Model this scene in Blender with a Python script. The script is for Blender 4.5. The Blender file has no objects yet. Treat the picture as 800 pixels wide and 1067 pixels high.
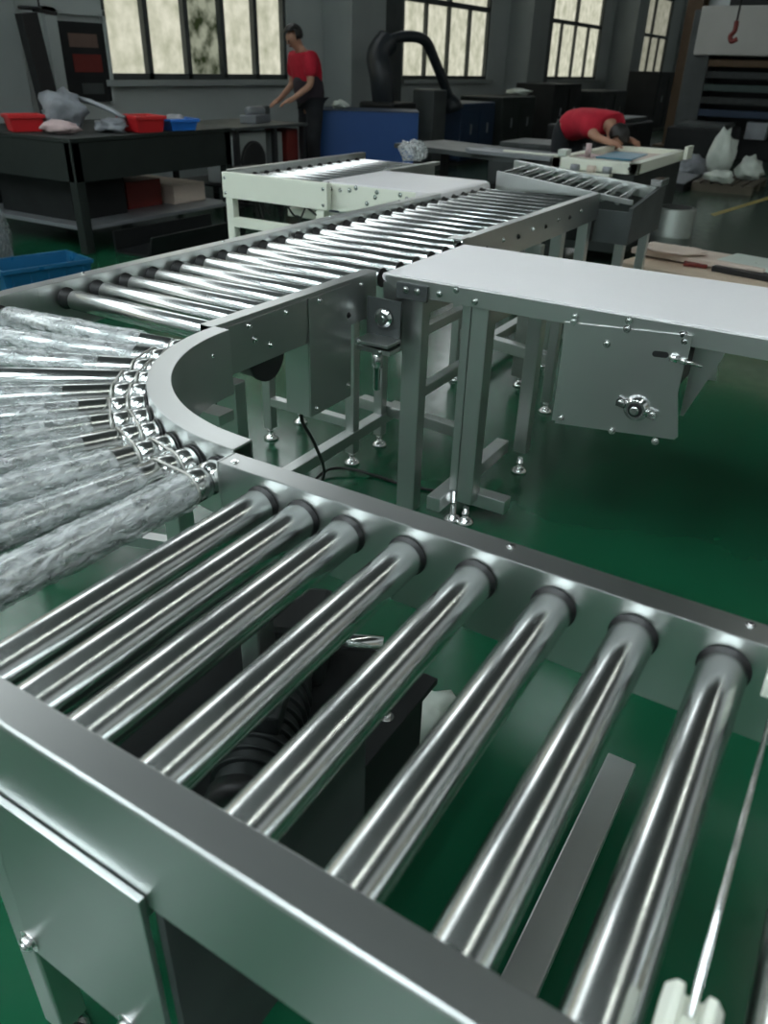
import bpy, bmesh, math, random
from mathutils import Vector, Matrix, noise
random.seed(7)
S = bpy.context.scene
COL = S.collection
PI = math.pi
# ------------------------------------------------------------------ camera
def setup_camera():
    yaw, pit, rol, F = 2.11066654, 0.52541115, 0.02833136, 805.2
    f = Vector((math.cos(yaw)*math.cos(pit), math.sin(yaw)*math.cos(pit), -math.sin(pit)))
    r0 = Vector((math.sin(yaw), -math.cos(yaw), 0)); u0 = r0.cross(f)
    r = r0*math.cos(rol) + u0*math.sin(rol); u = -r0*math.sin(rol) + u0*math.cos(rol)
    cd = bpy.data.cameras.new('camera'); c = bpy.data.objects.new('camera', cd); COL.objects.link(c)
    m = Matrix((r, u, -f)).transposed().to_4x4(); m.translation = Vector((0, 0, 1.35)); c.matrix_world = m
    cd.sensor_fit = 'VERTICAL'; cd.sensor_height = 24; cd.lens = F/1067*24
    cd.clip_start = .02; cd.clip_end = 200
    cd.dof.use_dof = True; cd.dof.focus_distance = 1.75; cd.dof.aperture_fstop = cd.lens/1000/0.0055
    S.camera = c
setup_camera()
# ------------------------------------------------------------------ light
w = bpy.data.worlds.new('world'); S.world = w; w.use_nodes = True
w.node_tree.nodes['Background'].inputs[0].default_value = (.75, .85, .9, 1)
w.node_tree.nodes['Background'].inputs[1].default_value = .5
WINDOW_POWER = 1.3
ADDED_SKYLIGHT_POWER = 19.0
FILL_DOOR_POWER = .6
ADDED_CLERESTORY_POWER = 4.8
STREAK_TUBE_POWER = 14.0
S.view_settings.view_transform = 'Standard'; S.view_settings.look = 'None'
S.view_settings.gamma = 1; S.view_settings.exposure = 0.0; S.view_settings.use_curve_mapping = False

# ------------------------------------------------------------------ materials
def nmat(name):
    m = bpy.data.materials.new(name); m.use_nodes = True
    nt = m.node_tree; b = nt.nodes['Principled BSDF']; return m, nt, b
def mat(name, col, rough=.5, metal=0.0, var=.12, scale=8, rvar=.1, bump=0, stretch=(1, 1, 1), spec=.5, col2=None, coat=0):
    m, nt, b = nmat(name); N = nt.nodes; L = nt.links
    tc = N.new('ShaderNodeTexCoord'); mp = N.new('ShaderNodeMapping'); L.new(tc.outputs['Object'], mp.inputs[0])
    mp.inputs['Scale'].default_value = stretch
    nz = N.new('ShaderNodeTexNoise'); nz.inputs['Scale'].default_value = scale; nz.inputs['Detail'].default_value = 5
    L.new(mp.outputs[0], nz.inputs['Vector'])
    mx = N.new('ShaderNodeMix'); mx.data_type = 'RGBA'
    c = Vector(col); d = Vector(col2) if col2 else c*(1-var*1.6)
    mx.inputs[6].default_value = (*c, 1) if col2 else (*(c*(1+var*.6)), 1); mx.inputs[7].default_value = (*d, 1)
    L.new(nz.outputs[0], mx.inputs[0]); L.new(mx.outputs[2], b.inputs['Base Color'])
    mr = N.new('ShaderNodeMapRange'); mr.inputs[3].default_value = max(.02, rough-rvar); mr.inputs[4].default_value = min(1, rough+rvar)
    L.new(nz.outputs[0], mr.inputs[0]); L.new(mr.outputs[0], b.inputs['Roughness'])
    b.inputs['Metallic'].default_value = metal; b.inputs['Specular IOR Level'].default_value = spec
    b.inputs['Coat Weight'].default_value = coat
    if bump:
        bp = N.new('ShaderNodeBump'); bp.inputs['Strength'].default_value = bump; bp.inputs['Distance'].default_value = .01
        L.new(nz.outputs[0], bp.inputs['Height']); L.new(bp.outputs[0], b.inputs['Normal'])
    return m
M = {}
M['steel'] = mat('brushed_stainless', (.62, .64, .63), .36, 1, var=.06, scale=3, rvar=.05)
M['steel_x'] = mat('brushed_stainless_rail', (.55, .57, .56), .33, 1, var=.06, scale=3, rvar=.04)
M['roller'] = mat('roller_zinc_steel', (.70, .72, .71), .21, 1, var=.12, scale=30, rvar=.06, stretch=(1, 1, .25))
M['chrome'] = mat('bolt_steel', (.8, .8, .8), .15, 1, var=.05, scale=20, rvar=.03)
M['black'] = mat('black_plastic', (.012, .012, .013), .45, 0, scale=20)
M['rubber'] = mat('black_rubber', (.02, .02, .02), .6, 0, scale=20)
M['oring'] = mat('urethane_belt', (.5, .5, .47), .22, .6, scale=20)
M['belt'] = mat('white_belt', (.80, .78, .79), .42, 0, var=.03, scale=3, rvar=.05)
M['cream'] = mat('cream_painted_steel', (.80, .82, .71), .4, 0, var=.05, scale=4)
M['white_plastic'] = mat('white_nylon', (.75, .77, .68), .4)
M['dark_green'] = mat('dark_green_paint', (.010, .016, .014), .6, 0, var=.3, scale=3)
M['dark'] = mat('dark_grimy_steel', (.013, .015, .016), .6, .3, var=.3, scale=5)
M['darkgrey'] = mat('dark_grey_steel', (.07, .08, .08), .5, .2, var=.3, scale=5)
M['midgrey'] = mat('grey_steel_plate', (.3, .32, .34), .4, .5, var=.2, scale=4)
M['motor'] = mat('motor_cast_iron', (.03, .035, .035), .5, .4, var=.3, scale=12)
M['blue_panel'] = mat('blue_paint', (.012, .07, .25), .5, 0, var=.15, scale=2)
M['navy'] = mat('navy_paint', (.01, .03, .07), .5, 0, var=.2, scale=2)
M['crate_blue'] = mat('blue_crate_plastic', (.01, .11, .24), .3, 0, var=.12, scale=6)
M['bin_blue'] = mat('bright_blue_plastic', (.02, .16, .6), .35)
M['red'] = mat('red_plastic', (.6, .02, .025), .4)
M['darkred'] = mat('dark_red_paint', (.16, .015, .01), .5)
M['wood'] = mat('pale_pine', (.62, .5, .38), .6, 0, var=.2, scale=6, stretch=(1, 12, 6))
M['wood2'] = mat('pink_foam_board', (.66, .55, .47), .6, 0, var=.1, scale=6, stretch=(1, 8, 4))
M['pallet'] = mat('weathered_pallet_wood', (.1, .085, .06), .8, 0, var=.3, scale=9)
M['skin'] = mat('skin', (.45, .24, .16), .5)
M['shirt'] = mat('red_cotton', (.5, .008, .03), .85, 0, var=.2, scale=12, bump=.2)
M['vest'] = mat('dark_grey_cotton', (.03, .02, .028), .85, 0, var=.2, scale=12, bump=.2)
M['trousers'] = mat('dark_denim', (.012, .014, .018), .85, 0, var=.2, scale=12)
M['hair'] = mat('black_hair', (.01, .009, .008), .5)
M['bag'] = mat('white_polythene', (.62, .68, .62), .3, 0, var=.15, scale=6, bump=.5)
M['greybag'] = mat('grey_wrapped_parts', (.3, .32, .35), .35, 0, var=.5, scale=9, bump=.6)
M['sheet_blue'] = mat('turquoise_film', (.02, .17, .26), .35)
M['paper'] = mat('pink_paper', (.6, .45, .45), .7)
M['duct'] = mat('blackened_duct', (.015, .02, .025), .4, 0)
M['press_white'] = mat('offwhite_press_paint', (.46, .46, .43), .5, 0, var=.1, scale=2)
M['teal'] = mat('teal_machine_paint', (.02, .045, .04), .45)
M['yellow'] = mat('worn_yellow_paint', (.42, .34, .1), .5, 0, var=.3, scale=20)
M['brown'] = mat('rusty_brown_paint', (.09, .05, .02), .6)
M['wall'] = mat('plaster_wall', (.46, .50, .49), .8, 0, var=.1, scale=1.5)
M['pillar'] = mat('pillar_plaster', (.34, .37, .36), .8, 0, var=.15, scale=1.5)
M['dadopaint'] = mat('lower_wall_paint', (.34, .38, .36), .7, 0, var=.15, scale=1.2)
M['ceil'] = mat('dark_roof_sheet', (.10, .115, .115), .7, 0, var=.15, scale=1)
M['tin'] = mat('tin_can', (.33, .36, .33), .4, .6)

def floor_mat():
    m, nt, b = nmat('green_epoxy'); N = nt.nodes; L = nt.links
    tc = N.new('ShaderNodeTexCoord')
    n1 = N.new('ShaderNodeTexNoise'); n1.inputs['Scale'].default_value = .9; n1.inputs['Detail'].default_value = 6
    n2 = N.new('ShaderNodeTexNoise'); n2.inputs['Scale'].default_value = 14; n2.inputs['Detail'].default_value = 6
    L.new(tc.outputs['Object'], n1.inputs[0]); L.new(tc.outputs['Object'], n2.inputs[0])
    cr = N.new('ShaderNodeValToRGB'); L.new(n1.outputs[0], cr.inputs[0])
    cr.color_ramp.elements[0].position = .3; cr.color_ramp.elements[0].color = (.004, .060, .028, 1)
    cr.color_ramp.elements[1].position = .75; cr.color_ramp.elements[1].color = (.007, .085, .038, 1)
    # beyond Y = 5 m the coating is worn to a greyer green
    sp = N.new('ShaderNodeSeparateXYZ'); L.new(tc.outputs['Object'], sp.inputs[0])
    ad = N.new('ShaderNodeMath'); ad.operation = 'MULTIPLY_ADD'; ad.inputs[1].default_value = 3.0; L.new(n1.outputs[0], ad.inputs[0]); L.new(sp.outputs[1], ad.inputs[2])
    mr = N.new('ShaderNodeMapRange'); mr.inputs[1].default_value = 5.5; mr.inputs[2].default_value = 8.5; L.new(ad.outputs[0], mr.inputs[0])
    mx = N.new('ShaderNodeMix'); mx.data_type = 'RGBA'; L.new(mr.outputs[0], mx.inputs[0]); L.new(cr.outputs[0], mx.inputs[6]); mx.inputs[7].default_value = (.035, .06, .042, 1)
    L.new(mx.outputs[2], b.inputs['Base Color'])
    r = N.new('ShaderNodeMapRange'); L.new(n2.outputs[0], r.inputs[0]); r.inputs[3].default_value = .12; r.inputs[4].default_value = .3
    L.new(r.outputs[0], b.inputs['Roughness'])
    bp = N.new('ShaderNodeBump'); bp.inputs['Strength'].default_value = .06; bp.inputs['Distance'].default_value = .02; L.new(n1.outputs[0], bp.inputs['Height']); L.new(bp.outputs[0], b.inputs['Normal'])
    return m
M['floor'] = floor_mat()

def film_mat(name, clear=.55, tint=(.9, .93, .94)):
    m, nt, b = nmat(name); N = nt.nodes; L = nt.links
    tc = N.new('ShaderNodeTexCoord'); mp = N.new('ShaderNodeMapping'); L.new(tc.outputs['Object'], mp.inputs[0]); mp.inputs['Scale'].default_value = (1, 1, .45)
    nz = N.new('ShaderNodeTexNoise'); nz.inputs['Scale'].default_value = 70; nz.inputs['Detail'].default_value = 6; nz.inputs['Distortion'].default_value = .4
    L.new(mp.outputs[0], nz.inputs[0])
    wp_ = N.new('ShaderNodeVectorMath'); wp_.operation = 'MULTIPLY_ADD'; wp_.inputs[1].default_value = (.035, .035, .035); L.new(nz.outputs['Color'], wp_.inputs[0]); L.new(mp.outputs[0], wp_.inputs[2])
    vo = N.new('ShaderNodeTexVoronoi'); vo.feature = 'DISTANCE_TO_EDGE'; vo.inputs['Scale'].default_value = 42; L.new(wp_.outputs[0], vo.inputs['Vector'])
    cz = N.new('ShaderNodeMath'); cz.operation = 'MULTIPLY_ADD'; cz.inputs[1].default_value = 1.6; L.new(vo.outputs['Distance'], cz.inputs[0]); L.new(nz.outputs[0], cz.inputs[2])
    b.inputs['Base Color'].default_value = (*tint, 1); b.inputs['Roughness'].default_value = .10; b.inputs['Specular IOR Level'].default_value = 1.0; b.inputs['Coat Weight'].default_value = .6; b.inputs['Coat Roughness'].default_value = .05
    bp = N.new('ShaderNodeBump'); bp.inputs['Strength'].default_value = 1; bp.inputs['Distance'].default_value = .009
    L.new(cz.outputs[0], bp.inputs['Height']); L.new(bp.outputs[0], b.inputs['Normal'])
    tr = N.new('ShaderNodeBsdfTransparent'); tr.inputs[0].default_value = (.93, .95, .95, 1)
    mr = N.new('ShaderNodeMapRange'); mr.inputs[1].default_value = .38; mr.inputs[2].default_value = .68
    mr.inputs[3].default_value = 1-clear-.12; mr.inputs[4].default_value = min(1, 1-clear+.22)
    L.new(nz.outputs[0], mr.inputs[0])
    ms = N.new('ShaderNodeMixShader'); L.new(mr.outputs[0], ms.inputs[0]); L.new(tr.outputs[0], ms.inputs[1]); L.new(b.outputs[0], ms.inputs[2])
    L.new(ms.outputs[0], nt.nodes['Material Output'].inputs[0])
    return m
M['film'] = film_mat('clear_stretch_film', .62)
M['film_thin'] = film_mat('thin_clear_film', .72)

def pane_mat(name, foliage, power):
    m, nt, b = nmat(name); N = nt.nodes; L = nt.links
    tc = N.new('ShaderNodeTexCoord')
    nz = N.new('ShaderNodeTexNoise'); nz.inputs['Scale'].default_value = 5; nz.inputs['Detail'].default_value = 6; L.new(tc.outputs['Object'], nz.inputs[0])
    cr = N.new('ShaderNodeValToRGB'); L.new(nz.outputs[0], cr.inputs[0])
    e = cr.color_ramp.elements
    if foliage:
        e[0].position = .38; e[0].color = (.05, .07, .03, 1); e[1].position = .62; e[1].color = (.75, .8, .6, 1)
    else:
        e[0].position = .25; e[0].color = (.30, .31, .22, 1); e[1].position = .75; e[1].color = (.62, .61, .50, 1)
    em = N.new('ShaderNodeEmission'); L.new(cr.outputs[0], em.inputs[0]); em.inputs[1].default_value = power
    L.new(em.outputs[0], nt.nodes['Material Output'].inputs[0])
    return m
M['pane'] = pane_mat('daylit_frosted_glass', False, WINDOW_POWER)
M['pane_dim'] = pane_mat('daylit_dim_glass', False, WINDOW_POWER*.45)  # window glow turned down, mainly for the right wall
M['pane_green'] = pane_mat('glass_with_trees_outside', True, WINDOW_POWER*.3)
def emis(name, col, p):
    m, nt, b = nmat(name); N = nt.nodes
    em = N.new('ShaderNodeEmission'); em.inputs[0].default_value = (*col, 1); em.inputs[1].default_value = p
    nt.links.new(em.outputs[0], N['Material Output'].inputs[0]); return m
M['added_clerestory'] = emis('added_clerestory_glow', (.92, .98, 1), ADDED_CLERESTORY_POWER)
M['added_clerestory_dim'] = emis('added_clerestory_faint', (.92, .98, 1), ADDED_CLERESTORY_POWER*.12)  # right band's glow cut so plates facing it stay dark
M['tube'] = emis('added_streak_tube', (.95, 1, .97), STREAK_TUBE_POWER)
M['added_skylight'] = emis('added_roof_glow', (.86, .97, 1), ADDED_SKYLIGHT_POWER)

# ------------------------------------------------------------------ mesh helpers
class MB:
    """collects shapes in one bmesh; build() links it as ONE mesh object"""
    def __init__(s): s.bm = bmesh.new()
    def box(s, x0, x1, y0, y1, z0, z1):
        v = [s.bm.verts.new(p) for p in ((x0,y0,z0),(x1,y0,z0),(x1,y1,z0),(x0,y1,z0),(x0,y0,z1),(x1,y0,z1),(x1,y1,z1),(x0,y1,z1))]
        for f in ((0,3,2,1),(4,5,6,7),(0,1,5,4),(1,2,6,5),(2,3,7,6),(3,0,4,7)): s.bm.faces.new([v[i] for i in f])
        return s
    def cbox(s, c, d, rz=0, rx=0, ry=0):
        m = Matrix.Translation(c) @ Matrix.Rotation(rz, 4, 'Z') @ Matrix.Rotation(ry, 4, 'Y') @ Matrix.Rotation(rx, 4, 'X')
        n = len(s.bm.verts); h = Vector(d)/2
        s.box(-h.x, h.x, -h.y, h.y, -h.z, h.z); s.bm.verts.ensure_lookup_table()
        for v in s.bm.verts[n:]: v.co = m @ v.co
        return s
    def bar(s, a, b, w, h=None):
        """rectangular tube between two points"""
        a = Vector(a); b = Vector(b); d = b-a; h = h or w
        q = d.to_track_quat('Z', 'Y').to_matrix().to_4x4()
        if abs(d.normalized().z) > .999: q = Matrix.Identity(4)
        m = Matrix.Translation((a+b)/2) @ q
        n = len(s.bm.verts); L = d.length/2; s.box(-w/2, w/2, -h/2, h/2, -L, L); s.bm.verts.ensure_lookup_table()
        for v in s.bm.verts[n:]: v.co = m @ v.co
        return s
    def lathe(s, a, b, prof, n=24, cap=True):
        """profile [(t along axis in metres, radius)] turned round the axis a->b"""
        a = Vector(a); b = Vector(b); d = (b-a).normalized()
        e = d.orthogonal().normalized(); g = d.cross(e); rings = []
        for t, r in prof:
            rings.append([s.bm.verts.new(a+d*t+(e*math.cos(2*PI*i/n)+g*math.sin(2*PI*i/n))*r) for i in range(n)])
        for p, q in zip(rings, rings[1:]):
            for i in range(n):
                f = s.bm.faces.new((p[i], p[(i+1) % n], q[(i+1) % n], q[i])); f.smooth = True
        if cap:
            s.bm.faces.new(rings[0][::-1]); s.bm.faces.new(rings[-1])
        return s
    def cyl(s, a, b, r, n=20, r2=None):
        L = (Vector(b)-Vector(a)).length
        return s.lathe(a, b, [(0, r), (L, r if r2 is None else r2)], n)
    def tube(s, pts, r, n=8, closed=False):
        P = [Vector(p) for p in pts]; rings = []; k = len(P); up = None
        for i, p in enumerate(P):
            d = (P[(i+1) % k]-P[i-1]) if closed else (P[min(i+1, k-1)]-P[max(i-1, 0)])
            d.normalize()
            if up is None: up = d.orthogonal().normalized()
            up = (up-d*up.dot(d)).normalized(); g = d.cross(up)
            rr = r[i] if isinstance(r, (list, tuple)) else r
            rings.append([s.bm.verts.new(p+(up*math.cos(2*PI*j/n)+g*math.sin(2*PI*j/n))*rr) for j in range(n)])
        pairs = list(zip(rings, rings[1:])) + ([(rings[-1], rings[0])] if closed else [])
        for p, q in pairs:
            for j in range(n):
                f = s.bm.faces.new((p[j], p[(j+1) % n], q[(j+1) % n], q[j])); f.smooth = True
        if not closed: s.bm.faces.new(rings[0][::-1]); s.bm.faces.new(rings[-1])
        return s
    def prism(s, poly, axis, a, b):
        """2-D polygon extruded along an axis; poly gives the two other coordinates in order"""
        def P(u, v, t):
            return {'x': (t, u, v), 'y': (u, t, v), 'z': (u, v, t)}[axis]
        A = [s.bm.verts.new(P(u, v, a)) for u, v in poly]; B = [s.bm.verts.new(P(u, v, b)) for u, v in poly]
        s.bm.faces.new(A[::-1]); s.bm.faces.new(B); k = len(poly)
        for i in range(k): s.bm.faces.new((A[i], A[(i+1) % k], B[(i+1) % k], B[i]))
        return s
    def build(s, name, m, parent=None, bevel=0, smooth=False):
        bmesh.ops.recalc_face_normals(s.bm, faces=s.bm.faces)
        me = bpy.data.meshes.new(name); s.bm.to_mesh(me); s.bm.free(); me.materials.append(m)
        if smooth:
            for p in me.polygons: p.use_smooth = True
        o = bpy.data.objects.new(name, me); COL.objects.link(o)
        if parent:
            o.parent = parent
            o.matrix_parent_inverse = Matrix.Identity(4)
            o.location = -Vector(parent['_w']); o['_w'] = (0, 0, 0)
        else: o['_w'] = (0, 0, 0)
        if bevel:
            b = o.modifiers.new('bevel', 'BEVEL'); b.width = bevel; b.segments = 2; b.limit_method = 'ANGLE'; b.angle_limit = math.radians(50); b.harden_normals = False
        return o
def thing(name, label, cat, loc=(0, 0, 0), group=None):
    o = bpy.data.objects.new(name, None); COL.objects.link(o); o.location = loc; o.empty_display_size = .1
    o['_w'] = tuple(loc); o['label'] = label; o['category'] = cat
    if group: o['group'] = group
    return o
def tag(o, label, cat, group=None):
    o['label'] = label; o['category'] = cat
    if group: o['group'] = group
    return o
def struct(o): o['kind'] = 'structure'; return o

# =================================================================== SETTING
XW, XR, Y0, Y1, ZC = -7.5, 7.0, -6.0, 34.0, 6.5
struct(MB().box(XW-.3, XR+.3, Y0-.3, Y1+.3, -.2, 0).build('floor', M['floor']))
WIN = [(-5.6, -2.6), (.45, 3.45), (6.55, 9.65), (12.7, 16.0), (19.0, 22.7), (25.6, 29.3)]  # first two are out of view, added for their light
SILL, HEAD, TRANS = 1.13, 3.3, 2.28
CL0, CL1 = 4.1, 5.9
def wall_with_windows(name, x0, x1, wins):
    mb = MB(); y = Y0
    for a, b in wins:
        mb.box(x0, x1, y, a, 0, CL0); mb.box(x0, x1, a, b, 0, SILL); mb.box(x0, x1, a, b, HEAD, CL0); y = b
    mb.box(x0, x1, y, Y1, 0, CL0); mb.box(x0, x1, Y0, Y1, CL1, ZC)
    for q in range(-6, 34, 4): mb.box(x0, x1, q, q+.6, CL0, CL1)
    struct(mb.build(name, M['wall']))
wall_with_windows('wall_left', XW-.3, XW, WIN)
wall_with_windows('wall_right', XR, XR+.3, [(a, b) for a, b in WIN])
struct(MB().box(XW-.3, XR+.3, Y1, Y1+.3, 0, ZC).build('wall_far', M['wall']))
struct(MB().box(XW-.3, -4.0, Y0-.3, Y0, 0, ZC).box(2.5, XR+.3, Y0-.3, Y0, 0, ZC).box(-4.0, 2.5, Y0-.3, Y0, 4.2, ZC).build('wall_near', M['wall']))
struct(MB().box(-4.0, 2.5, Y0-.25, Y0-.2, 0, 4.2).build('fill_door_1', emis('added_door_glow', (.9, .97, 1), FILL_DOOR_POWER)))  # unseen glowing sheet added behind the camera to light front faces
# roof with skylight openings, placed behind the camera to light the belt
sky_x = [(-5.4, -4.4), (-2.2, -1.2), (1.2, 2.2)]; SKY_Y = (-5.2, -.6)
mb = MB(); xs = [XW-.3]
for a, b in sky_x:
    mb.box(xs[-1], a, Y0-.3, Y1+.3, ZC, ZC+.15); xs.append(b)
    mb.box(a, b, Y0-.3, SKY_Y[0], ZC, ZC+.15); mb.box(a, b, SKY_Y[1], Y1+.3, ZC, ZC+.15)
    mb.box(a, b, -2.6, -2.3, ZC, ZC+.15)
mb.box(xs[-1], XR+.3, Y0-.3, Y1+.3, ZC, ZC+.15)
struct(mb.build('ceiling', M['ceil']))
sk = 1
for a, b in sky_x:
    o = struct(MB().box(a-.05, b+.05, Y0, Y1, ZC+.16, ZC+.2).build('trim_%d' % sk, M['added_skylight'])); sk += 1  # unseen glowing panels, added to light the belt and front plates
for i_ in range(6):  # unseen tube lights, added to draw a thin streak on near rollers
    y_ = 1.2+i_*2.0
    cl_ = MB().box(1.32, 1.68, y_-.9, y_+.9, 5.30, 5.38).box(1.48, 1.52, y_-.7, y_-.66, 5.38, ZC).box(1.48, 1.52, y_+.66, y_+.7, 5.38, ZC).build('trim_%d' % (40+i_), M['cream']); struct(cl_)
    for dx in (-.09, .09): MB().cyl((1.5+dx, y_-.85, 5.28), (1.5+dx, y_+.85, 5.28), .02, 12).build('streak_tube', M['tube'], cl_)
def window(n, x, a, b, side, style):
    """frame, mullions and panes of one factory window"""
    fr = MB(); s = 1 if side == 'left' else -1
    xi, xo = sorted((x-.02*s, x-.14*s))
    t = .06
    for u, v in ((a, a+t), (b-t, b)): fr.box(xi, xo, u, v, SILL, HEAD)
    for u, v in ((SILL, SILL+t), (HEAD-t, HEAD), (TRANS-.04, TRANS+.04)): fr.box(xi, xo, a, b, u, v)
    ncol = 5 if style == 0 else 4
    for i in range(1, ncol):
        y = a+(b-a)*i/ncol
        if style == 0: fr.box(xi, xo, y-.035, y+.035, SILL, HEAD)
        else:
            fr.box(xi, xo, y-.022, y+.022, SILL, TRANS)
            if i == 2: fr.box(xi, xo, y-.04, y+.04, TRANS, HEAD)
    root = struct(fr.build('window_%d' % n, M['darkgrey'])); root['_w'] = (0, 0, 0)
    for i in range(ncol):
        y = a+(b-a)*i/ncol; y2 = a+(b-a)*(i+1)/ncol
        m = M['pane']
        if style == 0 and i == 2: m = M['pane_green']
        if style == 2 or side == 'right': m = M['pane_dim']
        p1, p2 = sorted((x-.09*s, x-.10*s))
        MB().box(p1, p2, y, y2, SILL, HEAD).build('pane', m, root)
    sl = sorted((x-.02*s, x+.1*s))
    MB().box(sl[0], sl[1], a-.1, b+.1, SILL-.06, SILL).build('window_sill', M['pillar'], root)
for i, (a, b) in enumerate(WIN):
    window(i+1, XW, a, b, 'left', 0 if i == 2 else (2 if i == 5 else 1))
for i, (a, b) in enumerate(WIN):
    window(i+7, XR, a, b, 'right', 1)
for n_, x_ in ((13, XW), (14, XR)):  # unseen high window bands, added to brighten steel tops, rollers and floor
    s_ = -1 if n_ == 13 else 1
    p = sorted((x_+.14*s_, x_+.15*s_))
    o = struct(MB().box(p[0], p[1], Y0, Y1, CL0, CL1).build('window_%d' % n_, M['added_clerestory' if n_ == 13 else 'added_clerestory_dim']))
    fr = MB(); p = sorted((x_+.08*s_, x_+.12*s_))
    for q in range(-6, 34):
        fr.box(p[0], p[1], q+.28, q+.32, CL0, CL1)
    fr.box(p[0], p[1], Y0, Y1, 5.08, 5.12); fr.build('window_frame', M['darkgrey'], o)
# pillars against the left wall between windows
pk = 10
for y, d in ((10.9, .5), (17.3, .5), (24.0, .6), (31.0, .6), (4.9, .25)):
    struct(MB().box(XW, XW+d, y-.45, y+.45, 0, ZC).build('trim_%d' % pk, M['pillar'], bevel=.01)); pk += 1
for y in (11.75, 18.0, 24.8):
    struct(MB().box(XW, XW+.35, y-.35, y+.35, 0, ZC).build('trim_%d' % pk, M['darkgrey'], bevel=.01)); pk += 1
# yellow line and a drain in the floor
struct(MB().prism([(-1.66, 9.6), (-1.60, 9.52), (-1.05, 13.0), (-1.13, 13.0)], 'z', 0, .003).build('trim_20', M['yellow']))

# =================================================================== ROLLERS
RR = .028
def bolt(p, axis, r=.007, parent=None, m='chrome', L=.006, name='bolt'):
    """hexagon head with a washer, standing proud of a plate along the axis"""
    a = Vector(axis); p = Vector(p)
    mb = MB().cyl(p, p+a*.0015, r*1.5, 14); mb.lathe(p+a*.0015, p+a*(.0015+L), [(0, r), (L*.8, r), (L, r*.75)], 6)
    mb.cyl(p+a*(L), p+a*(L+r*.35), r*.5, 8)
    return mb.build(name, M[m], parent)
roller_cache = {}
def roller(parent, a, b, caps=(0, 0), grooves=(), r=RR, film=None, film_m='film', seed=0):
    a = Vector(a); b = Vector(b); L = (b-a).length
    key = (round(L, 3), caps, grooves, r)
    if key not in roller_cache:
        c0, c1 = caps
        prof = [(c0, r*.82), (c0+.001, r*.97), (c0+.003, r)]
        for g in sorted(grooves):
            prof += [(g-.006, r), (g-.003, r-.003), (g, r-.004), (g+.003, r-.003), (g+.006, r)]
        prof += [(L-c1-.003, r), (L-c1-.001, r*.97), (L-c1, r*.82)]
        o = MB().lathe((0, 0, 0), (0, 0, L), prof, 40).build('roller', M['roller']); me = o.data
        cp = []
        for (s0, s1, rc) in ((0, c0, .8), (L-c1, L, .8)):
            if s1-s0 > .001:
                k = MB().lathe((0, 0, s0), (0, 0, s1), [(0, r*1.1), (.003, r*1.1), (.0035, r*.92), (s1-s0, r*.92)] if s0 == 0 else [(0, r*.92), (s1-s0-.0035, r*.92), (s1-s0-.003, r*1.1), (s1-s0, r*1.1)], 28).build('bearing_cap', M['black'])
                cp.append(k.data); bpy.data.objects.remove(k)
        bpy.data.objects.remove(o); roller_cache[key] = (me, cp)
    me, cp = roller_cache[key]
    q = (b-a).to_track_quat('Z', 'Y')
    o = bpy.data.objects.new('roller', me); COL.objects.link(o); o.parent = parent
    o.location = a-Vector(parent['_w']); o.rotation_mode = 'QUATERNION'; o.rotation_quaternion = q; o['_w'] = (0, 0, 0)
    for k in cp:
        c = bpy.data.objects.new('bearing_cap', k); COL.objects.link(c); c.parent = o
    if film:
        f0, f1, puff = film
        mb = MB(); n = 64; steps = max(8, int((f1-f0)/.006)); rings = []
        for i in range(steps+1):
            t = f0+(f1-f0)*i/steps; ring = []
            for j in range(n):
                th = 2*PI*j/n; v = Vector((math.cos(th)*1.6, math.sin(th)*1.6, t*14+seed*7.3))
                k = noise.noise(v)*.55+noise.noise(v*2.7)*.35+noise.noise(v*6)*.2
                rr = r+.0018+.003*max(0, k+.45)+puff*max(0, k+.15)*(.3+.7*max(0, noise.noise(Vector((t*7, seed, 1)))+.5))
                v2 = Vector((math.cos(th)*2.4+k*1.2, math.sin(th)*2.4, t*38+seed*3.1+k)); rr += .0022*max(0, 1-abs(noise.noise(v2))*5)*(.4+noise.noise(v*.8)+.5)
                if i in (0, steps): rr = r+.0012
                ring.append(mb.bm.verts.new((math.cos(th)*rr, math.sin(th)*rr, t)))
            rings.append(ring)
        for p, q2 in zip(rings, rings[1:]):
            for j in range(n):
                mb.bm.faces.new((p[j], p[(j+1) % n], q2[(j+1) % n], q2[j])).smooth = True
        fo = mb.build('plastic_film', M[film_m]); fo.parent = o
        fo['label'] = 'crinkled clear plastic film wrapped around the roller'
    return o
def foot(parent, x, y, z=.06):
    """levelling foot under a leg"""
    mb = MB().lathe((x, y, 0), (x, y, z), [(0, .030), (.008, .030), (.018, .018), (.024, .010), (z, .010)], 18)
    mb.lathe((x, y, z*.55), (x, y, z*.55+.01), [(0, .014), (.01, .014)], 6)
    return mb.build('levelling_foot', M['chrome'], parent)
def leg(parent, x, y, top, w=.04, d=.04, m='steel', z0=.05):
    MB().box(x-w/2, x+w/2, y-d/2, y+d/2, z0, top).build('leg', M[m], parent, bevel=.004)
    foot(parent, x, y)

# =================================================================== NEAR CONVEYOR
ZT = .80; ZR = ZT-.02-RR
nc = thing('roller_conveyor', 'nearest straight roller conveyor with bare steel rollers crossing the bottom of the photo', 'conveyor', (-.3, .55, 0))
def channel(axis, face, out, a, b, top, hgt, w, lip=.02, t=.003, bow=None):
    """C-section rail: web at 'face', flanges reaching to 'out'"""
    s = 1 if out > face else -1
    poly = [(face, top-hgt), (face, top), (out, top), (out, top-lip), (out-s*t, top-lip), (out-s*t, top-t), (face+s*t, top-t), (face+s*t, top-hgt+t), (out-s*t, top-hgt+t), (out, top-hgt+t), (out, top-hgt)]
    mb = MB()
    if axis == 'y': mb.prism(poly, 'y', a, b)
    else:
        mb.prism(poly, 'x', a, b)
    return mb
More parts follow.
